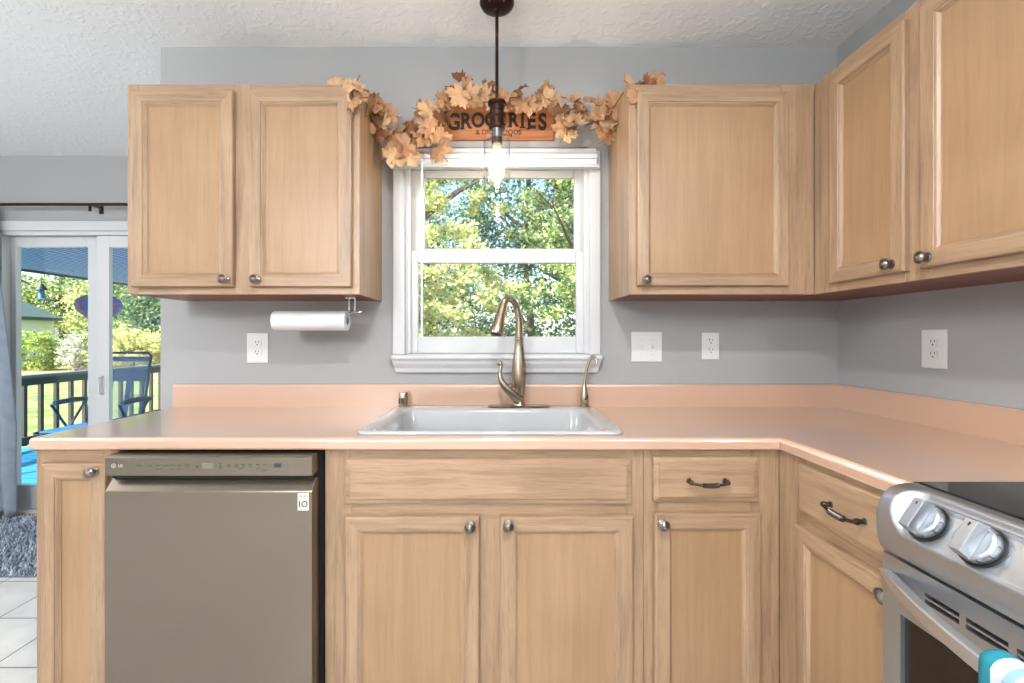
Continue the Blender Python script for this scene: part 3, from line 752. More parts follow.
# slotted top rail
sz0, sz1 = 0.733, 0.752
od.box(fxr, fxr+0.030, wy0, wy1, wz1, sz0).box(fxr, fxr+0.030, wy0, wy1, sz1, z1_)
ya = -1.120; slots = []
od.box(fxr, fxr+0.030, ya, wy1, sz0, sz1)
y = ya
while y > -1.69:
    y2 = y-0.062; slots.append((y2, y)); od.box(fxr, fxr+0.030, y2-0.011, y2, sz0, sz1); y = y2-0.011
od.box(fxr, fxr+0.030, wy0, y, sz0, sz1)
odo = shift(od).build('oven_door', rsteel_m, rg)
shift(MB().box(fxr+0.008, fxr+0.014, wy0-0.003, wy1+0.003, wz0-0.003, wz1+0.003)).build('oven_window', black_m, odo)
shift(MB().box(fxr+0.0135, fxr+0.016, wy0, wy1, sz0-0.003, sz1+0.003)).build('vent_backing', dark_m, odo)
lv_ = MB()
for a, b in slots: lv_.box(fxr+0.001, fxr+0.008, a, b, 0.7405, 0.7440)
shift(lv_).build('vent_louver', rsteel_m, odo)
shift(MB().box(fxr+0.002, fxr+0.03, ry0, ry1, 0.04, 0.198)).build('storage_drawer', rsteel_m, rg, 0.003)
# bowed handle
hb = MB(); yc = (ry0+ry1)/2; hwid = (ry1-ry0)/2-0.006
LL = []
for k in range(49):
    u = -1+2*k/48; y = yc-u*hwid
    bow = 0.088*(1-u*u)
    x = fxr-bow-0.001
    hz = 0.008+0.0075*min(1, (1-abs(u))/0.12)
    zc = 0.746+0.004*(1-u*u)
    tk = 0.012
    LL.append([(x-tk*0.1, y, zc-hz), (x-tk*0.45, y, zc-hz*0.85), (x-tk*1.0, y, zc+hz*0.80), (x-tk*0.85, y, zc+hz*0.97), (x-tk*0.4, y, zc+hz), (x+tk*0.6, y, zc+hz*0.85), (x+tk*0.6, y, zc-hz*0.85)])
hb.loops(LL, smooth=True, cap0=True, cap1=True)
shift(hb).build('oven_handle', mat('handle_steel', srgb(206, 207, 208), 0.33, 0.85), odo)

# towel over the handle
tw = MB()
def towel(u, v):
    y = -1.315-0.20*u
    uh = ((yc-y)/hwid); xb = fxr-0.088*(1-uh*uh)-0.001
    s = v*1.0
    L1 = 0.30
    if s < 0.30:
        z = 0.776-(0.30-s)/0.30*0.26; x = xb+0.017
    elif s < 0.42:
        a = (s-0.30)/0.12*math.pi; x = xb-0.003+0.020*math.cos(a); z = 0.772+0.010*math.sin(a)
    else:
        z = 0.772-(s-0.42)/0.58*0.40; x = xb-0.023-0.004*math.sin(u*9)
    x += 0.003*math.sin(u*14+z*9)
    return (x, y, z)
tw.grid(towel, 26, 60)
def towel_mat():
    m = mat('towel_cloth', srgb(205, 216, 222), 0.9)
    nt = m.node_tree; n = nt.nodes; l = nt.links; b = n['Principled BSDF']
    tc = n.new('ShaderNodeTexCoord'); sp_ = n.new('ShaderNodeSeparateXYZ'); l.new(tc.outputs['Object'], sp_.inputs[0])
    g = n.new('ShaderNodeMath'); g.operation = 'GREATER_THAN'; g.inputs[1].default_value = -1.333
    l.new(sp_.outputs[1], g.inputs[0])
    wv = n.new('ShaderNodeTexWave'); wv.bands_direction = 'Y'; wv.inputs['Scale'].default_value = 9; wv.inputs['Distortion'].default_value = 2
    l.new(tc.outputs['Object'], wv.inputs['Vector'])
    r = n.new('ShaderNodeValToRGB'); r.color_ramp.elements[0].color = srgb(130, 168, 196); r.color_ramp.elements[1].color = srgb(196, 202, 206)
    r.color_ramp.elements[0].position = 0.2; r.color_ramp.elements[1].position = 0.45
    l.new(wv.outputs[1], r.inputs[0])
    mx = n.new('ShaderNodeMix'); mx.data_type = 'RGBA'; l.new(g.outputs[0], mx.inputs[0]); l.new(r.outputs[0], mx.inputs[6]); mx.inputs[7].default_value = srgb(24, 122, 138)
    l.new(mx.outputs[2], b.inputs['Base Color']); return m
tag(tw.build('dish_towel', towel_mat(), solid=0.004), 'white and pale blue dish towel with teal edge hung over the oven handle', 'towel')

# ------------------------------------------------------------------ wall plates
def outlet(x, z, label, w=0.090, h=0.127, loc=None, rz=0):
    r = thing('wall_outlet', label, 'outlet', loc or (x, 0, z), rz, 'duplex wall outlets')
    MB().box(-w/2, w/2, -0.006, -0.0002, -h/2, h/2).build('cover_plate', plate_m, r, 0.0025)
    for s in (-1, 1):
        c0 = s*0.0195
        f = MB(); f.loops([[(px_, y_, c0+pz_) for px_, pz_, _ in rrect(-0.0165, 0.0165, -0.0135, 0.0135, 0.009, 0)] for y_ in (-0.006, -0.0085)], cap0=True, cap1=True)
        fo = f.build('receptacle', plate_m, r)
        q_ = MB(); q_.box(-0.0075, -0.0052, -0.0090, -0.0083, c0+0.001, c0+0.010).box(0.0052, 0.0075, -0.0090, -0.0083, c0+0.002, c0+0.009)
        q_.lathe([(0.0028, 0), (0.0028, 0.0007)], (0, -0.0083, c0-0.006), (0, -1, 0), 10)
        q_.build('socket_holes', slot_m, fo)
    MB().lathe([(0.0030, 0), (0.0028, 0.001), (0.001, 0.0014)], (0, -0.006, 0), (0, -1, 0), 12).build('screw', plate_m, r)
    return r
outlet(-1.022, 1.160, 'white duplex outlet on the grey wall below the left wall cabinet')
outlet(0.880, 1.168, 'white duplex outlet on the back wall right of the double switch plate', 0.072, 0.113)
outlet(0, 0, 'white duplex outlet on the right-hand wall', 0.088, 0.127, (XR, -0.436, 1.167), -math.pi/2)
sw = thing('light_switch', 'white double light switch plate right of the window above the backsplash', 'light switch', (0.612, 0, 1.165))
MB().box(-0.064, 0.064, -0.006, -0.0002, -0.063, 0.063).build('switch_plate', plate_m, sw, 0.0025)
for s in (-0.023, 0.023):
    t_ = MB(); t_.box(s-0.005, s+0.005, -0.0075, -0.006, -0.012, 0.012)
    t_.loops([[(s-0.004, -0.0065, -0.010), (s+0.004, -0.0065, -0.010), (s+0.004, -0.0065, 0.010), (s-0.004, -0.0065, 0.010)], [(s-0.003, -0.015, 0.002 if s > 0 else -0.009), (s+0.003, -0.015, 0.002 if s > 0 else -0.009), (s+0.003, -0.015, 0.009 if s > 0 else -0.002), (s-0.003, -0.015, 0.009 if s > 0 else -0.002)]], cap0=True, cap1=True)
    t_.build('toggle', mat('toggle_plastic', srgb(212, 211, 208), 0.35), sw)
    for z_ in (-0.030, 0.030): MB().lathe([(0.003, 0), (0.0028, 0.001), (0.001, 0.0014)], (s, -0.006, z_), (0, -1, 0), 10).build('screw', mat('plate_screw', srgb(190, 188, 184), 0.4), sw)

# ------------------------------------------------------------------ paper towel under the left cabinet
pt = thing('paper_towel_holder', 'steel wire paper towel holder screwed under the left wall cabinet', 'paper towel holder', (-0.57, -0.18, UB))
ph = MB(); zr = 1.268-UB
ph.box(-0.020, 0.020, -0.020, 0.020, -0.006, -0.0005)
ph.tube([(-0.010, 0, -0.003), (-0.010, 0, -0.045), (-0.006, 0, -0.052), (0.030, 0, -0.056)], 0.003, 8)
ph.tube([(0.012, 0, -0.003), (0.012, 0, -0.054)], 0.003, 8)
ph.tube([(0.030, 0, -0.056), (0.0, 0, -0.058), (-0.012, 0, -0.062), (-0.016, 0, -0.075), (-0.018, 0, zr), (-0.25, 0, zr)], 0.0028, 8)
ph.lathe([(0.006, 0), (0.006, 0.006), (0.002, 0.009)], (0.030, 0, -0.056), (1, 0, 0), 10)
ph.build('wire_bracket', mat('bright_steel', srgb(190, 188, 184), 0.25, 1.0), pt)
rl = thing('paper_towel_roll', 'thin white roll of paper towels hanging under the left wall cabinet', 'paper towel roll', (-0.724, -0.18, 1.268))
MB().lathe([(0.016, -0.138), (0.0375, -0.138), (0.038, -0.136), (0.038, 0.136), (0.0375, 0.138), (0.016, 0.138)], axis=(1, 0, 0), seg=32, caps=False).build('paper', mat('paper_white', srgb(204, 204, 204), 0.95), rl)
MB().lathe([(0.0158, -0.138), (0.0158, 0.138), (0.013, 0.138), (0.013, -0.138), (0.0158, -0.138)], axis=(1, 0, 0), seg=24, caps=False).build('cardboard_core', mat('cardboard_grey', srgb(120, 116, 112), 0.9), rl)

# ------------------------------------------------------------------ sign
sg = thing('wooden_sign', 'orange-stained wooden grocery sign with black lettering on the wall above the window', 'sign', (-0.010, -0.001, 2.10))
sgn_w = wood('sign_wood', srgb(182, 122, 76), srgb(142, 84, 46), 'X')
MB().box(-0.236, 0.230, -0.013, 0, -0.070, 0.085).build('board', sgn_w, sg, 0.001)
MB().box(-0.236, 0.230, -0.0160, -0.0125, -0.070, -0.060).build('board_edge', wood('sign_edge', srgb(182, 112, 60), srgb(136, 76, 38), 'X'), sg, 0.001)
ink = mat('sign_ink', srgb(34, 30, 30), 0.7)
word = 'GROCERIES'
widths = [0.052, 0.050, 0.052, 0.050, 0.046, 0.050, 0.028, 0.046, 0.046]; x = -0.214
for i, (ch, w_) in enumerate(zip(word, widths)):
    hgt = 0.058+0.014*abs((i-4)/4)**1.5
    cxx = x+w_/2; zc = 0.012-0.010*abs((i-4)/4)**2
    o = text_mesh(ch, hgt*1.32, (cxx, -0.0132, zc), (math.pi/2, 0, 0), ink, sg, 'letter', 0.0032, 0.0004, sx=0.82)
    if ch in 'REI':
        b = MB(); hh_ = hgt*0.50
        xa = cxx-(w_*0.46 if ch != 'I' else 0.012); xb_ = cxx-(w_*0.10 if ch != 'I' else -0.012)
        b.box(xa, xb_, -0.0141, -0.0130, zc+hh_-0.006, zc+hh_).box(xa, xb_, -0.0141, -0.0130, zc-hh_, zc-hh_+0.006)
        b.build('letter_serif', ink, sg)
    x += w_
text_mesh('& DRY GOODS', 0.0285, (0.0, -0.0132, -0.039), (math.pi/2, 0, 0), ink, sg, 'small_lettering', 0.0003, 0.0004)

# ------------------------------------------------------------------ garland of dry maple leaves
rnd = random.Random(11)
gar = thing('leaf_garland', 'garland of dried tan maple leaves draped between the wall cabinets above the window', 'garland', (0, -0.08, 2.1))
GO = Vector((0, -0.08, 2.1))
half = [(0.0, 1.0), (0.07, 0.80), (0.16, 0.84), (0.20, 0.62), (0.36, 0.70), (0.40, 0.60), (0.62, 0.62), (0.56, 0.48), (0.64, 0.40), (0.46, 0.27), (0.30, 0.24), (0.52, 0.12), (0.50, 0.02), (0.30, -0.02), (0.18, -0.10), (0.03, 0.0)]
outl = half+[(-x, z) for x, z in reversed(half[1:])]
def leaf(mb, c, size, rot, tilt, yaw, m, curl):
    R = Matrix.Rotation(yaw, 3, 'Z') @ Matrix.Rotation(tilt, 3, 'X') @ Matrix.Rotation(rot, 3, 'Y')
    def pt(x, z):
        z -= 0.42
        r2 = x*x+z*z
        y = curl*r2*1.1 - 0.30*abs(x)*math.copysign(1, curl) + 0.07*math.sin(9*x+5*z) + 0.05*math.cos(13*z-6*x)
        return c + R @ Vector((x*size, y*size, z*size))
    cpt = (0, 0.33)
    inner = [((x-cpt[0])*0.5+cpt[0], (z-cpt[1])*0.5+cpt[1]) for x, z in outl]
    n = len(outl); vs = [pt(*cpt)]+[pt(*p) for p in inner]+[pt(*p) for p in outl]
    fs = [(0, 1+k, 1+(k+1) % n) for k in range(n)]+[(1+k, 1+n+k, 1+n+(k+1) % n, 1+(k+1) % n) for k in range(n)]
    mb.add(vs, fs, m, True)
    # stem
    mb.tube([pt(0, 0.05), pt(0.01, -0.25)], size*0.018, 5, 2)
LP = [(333,84,.26),(345,92,.33),(351,104,.335),(352,88,.31),(361,95,.29),(368,103,.22),(365,112,.22),(373,113,.18),(380,107,.12),(371,122,.16),(383,122,.12),(390,116,.10),(379,134,.12),(388,132,.10),(396,131,.09),
      (399,141,.09),(391,148,.10),(403,150,.09),(409,155,.08),(397,155,.08),(409,128,.07),(413,137,.07),(421,134,.07),(424,113,.07),(429,107,.07),(425,126,.08),(433,131,.08),(438,121,.07),(439,138,.08),(438,150,.07),
      (444,113,.06),(445,98,.07),(446,106,.08),(456,91,.07),(462,76,.06),(467,88,.08),(459,97,.09),(471,97,.08),(476,101,.07),(482,96,.08),(488,89,.06),(491,101,.08),(499,99,.08),(508,101,.08),(500,108,.06),
      (513,102,.07),(517,95,.05),(521,104,.08),(529,105,.08),(536,101,.06),(541,102,.08),(545,96,.06),(553,100,.08),(548,93,.06),(564,110,.09),(563,123,.08),(566,119,.09),(572,98,.06),(577,106,.07),(575,119,.09),(571,131,.07),(579,112,.07),(566,127,.07),
      (596,104,.08),(600,114,.10),(612,99,.08),(606,122,.11),(613,112,.10),(601,128,.09),(610,131,.10),(618,106,.16),(631,87,.31),(636,93,.32),(649,84,.30),(656,79,.28)]
gl = MB()
for (px_, py_, d_) in LP:
    c0 = at(px_+rnd.uniform(-2, 2), py_+rnd.uniform(-2, 2), d_+(0.045 if d_ < 0.15 else 0)+rnd.uniform(-0.01, 0.012))-GO
    gl_sz = rnd.uniform(0.066, 0.092)
    leaf(gl, c0, gl_sz, rnd.uniform(-2.6, 2.6), rnd.uniform(-0.8, 0.6), rnd.uniform(-0.85, 0.85), rnd.choice([0, 0, 0, 1, 1, 2]), rnd.choice([-1, 1])*rnd.uniform(0.3, 0.8))
gl.build('leaves', leafdry_ms, gar, fix=False)
vn = catmull([at(325, 86, .24)-GO, at(345, 86, .31)-GO, at(358, 88, .28)-GO, at(372, 112, .16)-GO, at(390, 138, .08)-GO, at(415, 138, .05)-GO, at(436, 124, .05)-GO, at(452, 100, .05)-GO, at(470, 96, .05)-GO, at(500, 104, .05)-GO, at(530, 106, .05)-GO, at(556, 110, .05)-GO, at(580, 122, .06)-GO, at(600, 122, .08)-GO, at(616, 104, .17)-GO, at(630, 86, .28)-GO, at(660, 80, .27)-GO], 5)
MB().tube(vn, 0.003, 6).build('vine', mat('vine_brown', srgb(120, 84, 56), 0.8), gar)

# ------------------------------------------------------------------ pendant lamp
pn = thing('pendant_lamp', 'dark bronze pendant lamp with clear glass jar and lit bulb before the window', 'pendant lamp', (-0.015, -0.26, ZC))
MB().lathe([(0.062, 0), (0.063, -0.006), (0.058, -0.016), (0.044, -0.024), (0.012, -0.028), (0.010, -0.040)], seg=36).build('canopy', bronze_m, pn)
sc_ = MB()
for a in (0.9, 2.3, 4.1, 5.3): sc_.lathe([(0.004, 0), (0.0035, -0.003), (0.001, -0.004)], (0.045*math.cos(a), 0.045*math.sin(a), -0.022), seg=10)
sc_.build('canopy_screws', nickel_m, pn)
MB().tube([(0, 0, -0.03), (0, 0, -0.365)], 0.0062, 12).build('rod', bronze_m, pn)
def pz(py): return (H+(337.5-py)/274.5)-ZC
sp2 = MB(); sp2.lathe([(0.010, pz(99)), (0.022, pz(101)), (0.034, pz(102.5)), (0.034, pz(105)), (0.026, pz(106.5)), (0.026, pz(114)), (0.032, pz(115)), (0.032, pz(118)), (0.0265, pz(119)), (0.0265, pz(125.5)), (0.030, pz(126)), (0.030, pz(128)), (0.020, pz(129)), (0.020, pz(143)), (0.017, pz(144))], seg=28)
so2 = sp2.build('socket', bronze_m, pn)
MB().lathe([(0.0205, pz(129.5)), (0.0205, pz(138))], seg=28).build('socket_sleeve', mat('pewter', srgb(120, 118, 116), 0.3, 1.0), so2)
th = MB()
for a in (0.15, 2.25, 4.3):
    ca_, sa_ = math.cos(a), math.sin(a)
    th.tube([(0.019*ca_, 0.019*sa_, pz(134.5)), (0.052*ca_, 0.052*sa_, pz(134.5))], 0.0018, 8); th.lathe([(0.004, 0), (0.004, 0.004)], (0.051*ca_, 0.051*sa_, pz(134.5)), (ca_, sa_, 0), 10)
th.build('thumb_screws', bronze_m, pn)
jr = MB(); jr.lathe([(0.0485, pz(137)), (0.0492, pz(160)), (0.0492, pz(184)), (0.047, pz(188.5)), (0.040, pz(190.5)), (0.0001, pz(190.5))], seg=40, caps=False)
jr.lathe([(0.0460, pz(137)), (0.0465, pz(160)), (0.0465, pz(182)), (0.043, pz(186)), (0.036, pz(187)), (0.0001, pz(187))], seg=40, caps=False)
jr.lathe([(0.0485, pz(137)), (0.0472, pz(136.4)), (0.0460, pz(137))], seg=40, caps=False)
jr.build('glass_jar', jar_m, pn)
def bulb_mat():
    m = glass_mat('bulb_glass', (1, 0.95, 0.86, 1), 1.0); nt = m.node_tree; n = nt.nodes; l = nt.links
    out = n['Material Output']; src = out.inputs['Surface'].links[0].from_socket
    e = n.new('ShaderNodeEmission'); e.inputs[0].default_value = (1.0, 0.74, 0.40, 1); e.inputs[1].default_value = 0.45
    ad = n.new('ShaderNodeAddShader'); l.new(src, ad.inputs[0]); l.new(e.outputs[0], ad.inputs[1]); l.new(ad.outputs[0], out.inputs['Surface'])
    return m
bu = MB().lathe([(0.0125, pz(141)), (0.0135, pz(146)), (0.022, pz(154)), (0.030, pz(163)), (0.031, pz(169)), (0.026, pz(176)), (0.014, pz(181.5)), (0.0001, pz(183))], seg=28, caps=False).build('bulb', bulb_mat(), pn)
fl = MB()
fl.tube([(0.0085*math.cos(k*0.9), 0.0085*math.sin(k*0.9), pz(149)-(pz(149)-pz(177))*k/60) for k in range(61)], 0.0016, 6)
fl.build('filament', emit_mat('filament_glow', (1.0, 0.72, 0.42, 1), BULB_EMIT), bu)
bl_d = bpy.data.lights.new('bulb_light', 'POINT'); bl_d.energy = BULB_W; bl_d.color = (1.0, 0.86, 0.70); bl_d.shadow_soft_size = 0.010
bl_o = bpy.data.objects.new('bulb_light', bl_d); COL.objects.link(bl_o); bl_o.location = (-0.015, -0.26, ZC+pz(166))

# ------------------------------------------------------------------ disc ceiling light, and unseen globes added to brighten the room
def overhead_light(x, y, label, e, rad=0.16):  # globes added out of view to brighten ceiling, walls and cabinets
    r = thing('overhead_light', label, 'ceiling light', (x, y, ZC), 0, 'added opal fill globes')
    MB().lathe([(0.07, 0), (0.072, -0.012), (0.06, -0.020)], seg=36).build('light_base', bronze_m, r)
    MB().tube([(0, 0, -0.015), (0, 0, -0.13)], 0.02, 14).build('stem', bronze_m, r)
    gp = [(max(0.001, rad*math.sin(math.radians(a))), -0.12-rad+rad*math.cos(math.radians(a))) for a in range(8, 181, 8)]
    MB().lathe(gp, seg=36, caps=False).build('diffuser', emit_mat('diffuser_%d' % int(e), (0.95, 0.98, 1.0, 1), e), r)
overhead_light(0.96, -2.45, 'opal globe added out of view as fill light over the kitchen floor, nearer the range', FILL_EMIT*0.40, 0.15)
overhead_light(-1.40, -3.7, 'opal globe added out of view over the middle of the room to brighten it', FILL_EMIT*1.4, 0.19)
overhead_light(-3.0, -1.15, 'opal globe added out of view over the dining corner to brighten the right-hand cabinets', FILL_EMIT*0.40, 0.19)
r = thing('overhead_light', 'flat round disc ceiling light over the kitchen floor, in front of the sink', 'ceiling light', (-0.02, -1.82, ZC))
MB().lathe([(0.085, 0), (0.087, -0.018), (0.077, -0.024), (0.070, -0.022), (0.070, -0.015)], seg=40, caps=False).build('light_base', white_m, r)
MB().lathe([(0.070, -0.019), (0.0001, -0.0195)], seg=40, caps=False).build('diffuser', emit_mat('disc_glow', (0.97, 0.985, 1.0, 1), DISC_EMIT), r)

# ------------------------------------------------------------------ dining corner: rod, curtain, rug
rd = thing('curtain_rod', 'thin dark bronze curtain rod above the sliding patio door', 'curtain rod', (-3.1, YF-0.09, 2.075))
MB().tube([(-1.2, 0, 0), (1.25, 0, 0)], 0.010, 12).build('rod', bronze_m, rd)
for bx_ in (0.41, -0.9):
    b = MB(); b.box(bx_-0.008, bx_+0.008, 0.0, 0.089, -0.006, 0.002).box(bx_-0.012, bx_+0.012, 0.083, 0.0895, -0.04, 0.02).tube([(bx_, 0, -0.012), (bx_, 0, -0.045)], 0.008, 8)
    b.build('bracket', bronze_m, rd)
for s, bx_ in ((1, 1.25), (-1, -1.2)): MB().lathe([(0.010, 0), (0.02, 0.01), (0.024, 0.03), (0.012, 0.05), (0.001, 0.055)], (bx_, 0, 0), (s, 0, 0), 14).build('finial', bronze_m, rd)
cu = MB()
def curtain(u, v):
    z = 2.062-v*2.02
    xr = -3.335+0.150*min(1, max(0, (2.07-z)/1.45))+ (0.02*max(0, (0.35-z)/0.35))
    xl = -4.05
    x = xl+(xr-xl)*u
    y = YF-0.09+(0.022+0.018*v)*math.sin(u*44+0.6*math.sin(v*3)) 
    return (x, y+0.0, z)
cu.grid(curtain, 120, 40)
tag(cu.build('curtain', mat('curtain_cloth', srgb(132, 142, 156), 0.6, var=0.25, vscale=18, bump=0.2, bscale=60), solid=0.003), 'grey-blue floor-length curtain at the left side of the sliding patio door', 'curtain')

rug = thing('rug', 'shaggy blue-grey rug on the tile floor in front of the sliding patio door', 'rug', (-2.75, 0.745, 0))
MB().box(-0.95, 0.95, -0.375, 0.375, 0.0, 0.010).build('rug_backing', mat('rug_backing', srgb(110, 118, 132), 0.95), rug)
rr = np.random.default_rng(4); N = 16000
cxy = np.stack([rr.uniform(-0.955, 0.955, N), rr.uniform(-0.38, 0.38, N)], 1)
ang = rr.uniform(0, 2*math.pi, N); ln = rr.uniform(0.018, 0.034, N); w = rr.uniform(0.004, 0.007, N)
ex, ey = np.cos(ang), np.sin(ang); lean = rr.uniform(0.2, 0.9, N)
v0 = np.stack([cxy[:,0]-ey*w, cxy[:,1]+ex*w, np.full(N, 0.010)], 1); v1 = np.stack([cxy[:,0]+ey*w, cxy[:,1]-ex*w, np.full(N, 0.010)], 1)
v2 = np.stack([cxy[:,0]+ex*ln*lean, cxy[:,1]+ey*ln*lean, 0.010+ln*np.sqrt(1-0.6*lean**2)], 1)
vm0 = (v0+v2)/2+np.array([0, 0, 0.004]); vm1 = (v1+v2)/2+np.array([0, 0, 0.004])
vv = np.stack([v0, v1, vm1, v2, vm0], 1).reshape(-1, 3)
def np_mesh(name, verts, nper, mats, parent=None, smooth=False, mi=None):
    nf = len(verts)//nper
    me = bpy.data.meshes.new(name); me.vertices.add(len(verts)); me.vertices.foreach_set('co', verts.astype(np.float32).ravel())
    me.loops.add(nf*nper); me.loops.foreach_set('vertex_index', np.arange(nf*nper, dtype=np.int32))
    me.polygons.add(nf); me.polygons.foreach_set('loop_start', (np.arange(nf)*nper).astype(np.int32)); me.polygons.foreach_set('loop_total', np.full(nf, nper, dtype=np.int32))
    for m in (mats if isinstance(mats, list) else [mats]): me.materials.append(m)
    if mi is not None: me.polygons.foreach_set('material_index', mi.astype(np.int32))
    me.update(calc_edges=True); me.validate()
    o = bpy.data.objects.new(name, me); COL.objects.link(o)
    if parent is not None: o.parent = parent
    return o
po = np_mesh('rug_pile', vv, 5, [mat('rug_yarn', srgb(166, 178, 196), 0.95), mat('rug_yarn_dark', srgb(126, 140, 162), 0.95), mat('rug_yarn_light', srgb(206, 214, 222), 0.95)], rug, mi=rr.integers(0, 3, N))
po['kind'] = 'stuff'

# ------------------------------------------------------------------ outside
def leaf_mat(name, c1, c2, tr=0.35, sc=3.0):
    if name in MATS: return MATS[name]
    m = bpy.data.materials.new(name); m.use_nodes = True; MATS[name] = m
    nt = m.node_tree; n = nt.nodes; l = nt.links; b = n['Principled BSDF']
    tc = n.new('ShaderNodeTexCoord'); no = n.new('ShaderNodeTexNoise'); no.inputs['Scale'].default_value = sc; no.inputs['Detail'].default_value = 4
    l.new(tc.outputs['Object'], no.inputs['Vector'])
    r = n.new('ShaderNodeValToRGB'); r.color_ramp.elements[0].position = 0.38; r.color_ramp.elements[1].position = 0.62
    r.color_ramp.elements[0].color = c1; r.color_ramp.elements[1].color = c2
    l.new(no.outputs[0], r.inputs[0]); l.new(r.outputs[0], b.inputs['Base Color']); b.inputs['Roughness'].default_value = 0.45
    t = n.new('ShaderNodeBsdfTranslucent'); l.new(r.outputs[0], t.inputs[0])
    mx = n.new('ShaderNodeMixShader'); mx.inputs[0].default_value = tr
    l.new(b.outputs[0], mx.inputs[1]); l.new(t.outputs[0], mx.inputs[2]); l.new(mx.outputs[0], n['Material Output'].inputs['Surface'])
    return m
LM = {
 'green': [leaf_mat('leaf_green', srgb(118, 150, 84), srgb(172, 190, 112)), leaf_mat('leaf_yellowgreen', srgb(190, 200, 126), srgb(228, 226, 164)), leaf_mat('leaf_deep', srgb(50, 92, 76), srgb(96, 134, 100))],
 'yellow': [leaf_mat('leaf_yellowgreen', 0, 0), leaf_mat('leaf_gold', srgb(214, 208, 130), srgb(236, 230, 178)), leaf_mat('leaf_green', 0, 0)],
 'dark': [leaf_mat('leaf_deep', 0, 0), leaf_mat('leaf_green', 0, 0), leaf_mat('leaf_teal', srgb(66, 104, 98), srgb(120, 156, 142))],
 'pale': [leaf_mat('leaf_silver', srgb(196, 200, 190), srgb(226, 228, 220)), leaf_mat('leaf_silver2', srgb(168, 176, 160), srgb(206, 210, 196)), leaf_mat('leaf_green', 0, 0)],
 'bright': [leaf_mat('leaf_lime', srgb(130, 176, 70), srgb(178, 208, 100)), leaf_mat('leaf_green', 0, 0), leaf_mat('leaf_yellowgreen', 0, 0)],
}
bark_m = mat('bark', srgb(92, 78, 68), 0.9, var=0.3, vscale=6, bump=0.6, bscale=20)
def foliage(parent, blobs, n, size, kind, seed, clump=0.5, per=70):
    """blobs: (cx,cy,cz,rx,ry,rz); leaves gathered in clumps, mostly near the crown's skin"""
    g = np.random.default_rng(seed); out = []
    vol = np.array([b[3]*b[4]*b[5] for b in blobs])**(2/3); cnt = (n*vol/vol.sum()).astype(int)
    for b, c in zip(blobs, cnt):
        nc = max(10, c//per)
        d = g.normal(size=(nc, 3)); d /= np.linalg.norm(d, axis=1)[:, None]
        rad = g.uniform(0.45, 1.0, nc)**0.6
        cc = d*rad[:, None]*np.array(b[3:6])+np.array(b[:3])
        idx = g.integers(0, nc, c)
        off_ = g.normal(size=(c, 3))*clump*np.array([0.5, 0.5, 0.34])
        p = cc[idx]+off_
        nr = g.normal(size=(c, 3))+np.array([0, -0.4, 0.7]); nr /= np.linalg.norm(nr, axis=1)[:, None]
        t = np.cross(nr, g.normal(size=(c, 3))); t /= np.linalg.norm(t, axis=1)[:, None]; bt = np.cross(nr, t)
        s = size*g.uniform(0.6, 1.3, c)[:, None]
        q = np.stack([p-t*s*0.5, p+bt*s*0.30, p+t*s*0.5, p-bt*s*0.30], 1)
        out.append(q.reshape(-1, 3))
    v = np.concatenate(out); nf = len(v)//4
    return np_mesh('foliage', v, 4, LM[kind], parent, mi=g.choice(3, nf, p=[0.5, 0.3, 0.2]))
def tree(x, y, zg, h, blobs, n, size, kind, seed, label, trunk=0.16, clump=0.5, per=70, name='tree', cat='tree'):
    r = thing(name, label, cat, (x, y, zg))
    foliage(r, blobs, n, size, kind, seed, clump, per)
    tb = MB(); g = random.Random(seed)
    tb.tube(catmull([(0, 0, -0.1), (0.05*h*0.2, 0, h*0.25), (-0.03*h*0.3, 0.02, h*0.5), (0.02, 0, h*0.85)], 4), [trunk*(1-0.8*k/12) for k in range(13)], 9)
    for k in range(9):
        a = g.uniform(0, 6.28); z0 = h*g.uniform(0.25, 0.7); L_ = h*g.uniform(0.18, 0.36)
        tb.tube([(0, 0, z0), (L_*0.5*math.cos(a), L_*0.5*math.sin(a), z0+L_*0.4), (L_*math.cos(a), L_*math.sin(a), z0+L_*0.7)], [trunk*0.4, trunk*0.25, trunk*0.08], 6)
    tb.build('trunk', bark_m, r)
    return r
ZG = -1.0
def grass_material():
    m = mat('lawn_grass', srgb(150, 170, 96), 0.9)
    nt = m.node_tree; n = nt.nodes; l = nt.links; b = n['Principled BSDF']
    tc = n.new('ShaderNodeTexCoord'); no = n.new('ShaderNodeTexNoise'); no.inputs['Scale'].default_value = 1.2; no.inputs['Detail'].default_value = 8
    l.new(tc.outputs['Object'], no.inputs['Vector'])
    r = n.new('ShaderNodeValToRGB'); r.color_ramp.elements[0].color = srgb(98, 122, 56); r.color_ramp.elements[1].color = srgb(154, 170, 98)
    r.color_ramp.elements[0].position = 0.35; r.color_ramp.elements[1].position = 0.65
    l.new(no.outputs[0], r.inputs[0]); l.new(r.outputs[0], b.inputs['Base Color']); return m
tag(MB().box(-70, 40, YF+0.2, 70, ZG-0.2, ZG).build('lawn', grass_material()), kind='structure')
tag(MB().box(-46, -12, 22.0, 30.0, ZG, ZG+0.04).build('mulch_bed', mat('mulch', srgb(164, 130, 104), 0.95, var=0.3, vscale=14, bump=0.5, bscale=40)), 'strip of brown mulch and fallen leaves between the lawn and the trees', 'mulch', kind='stuff')

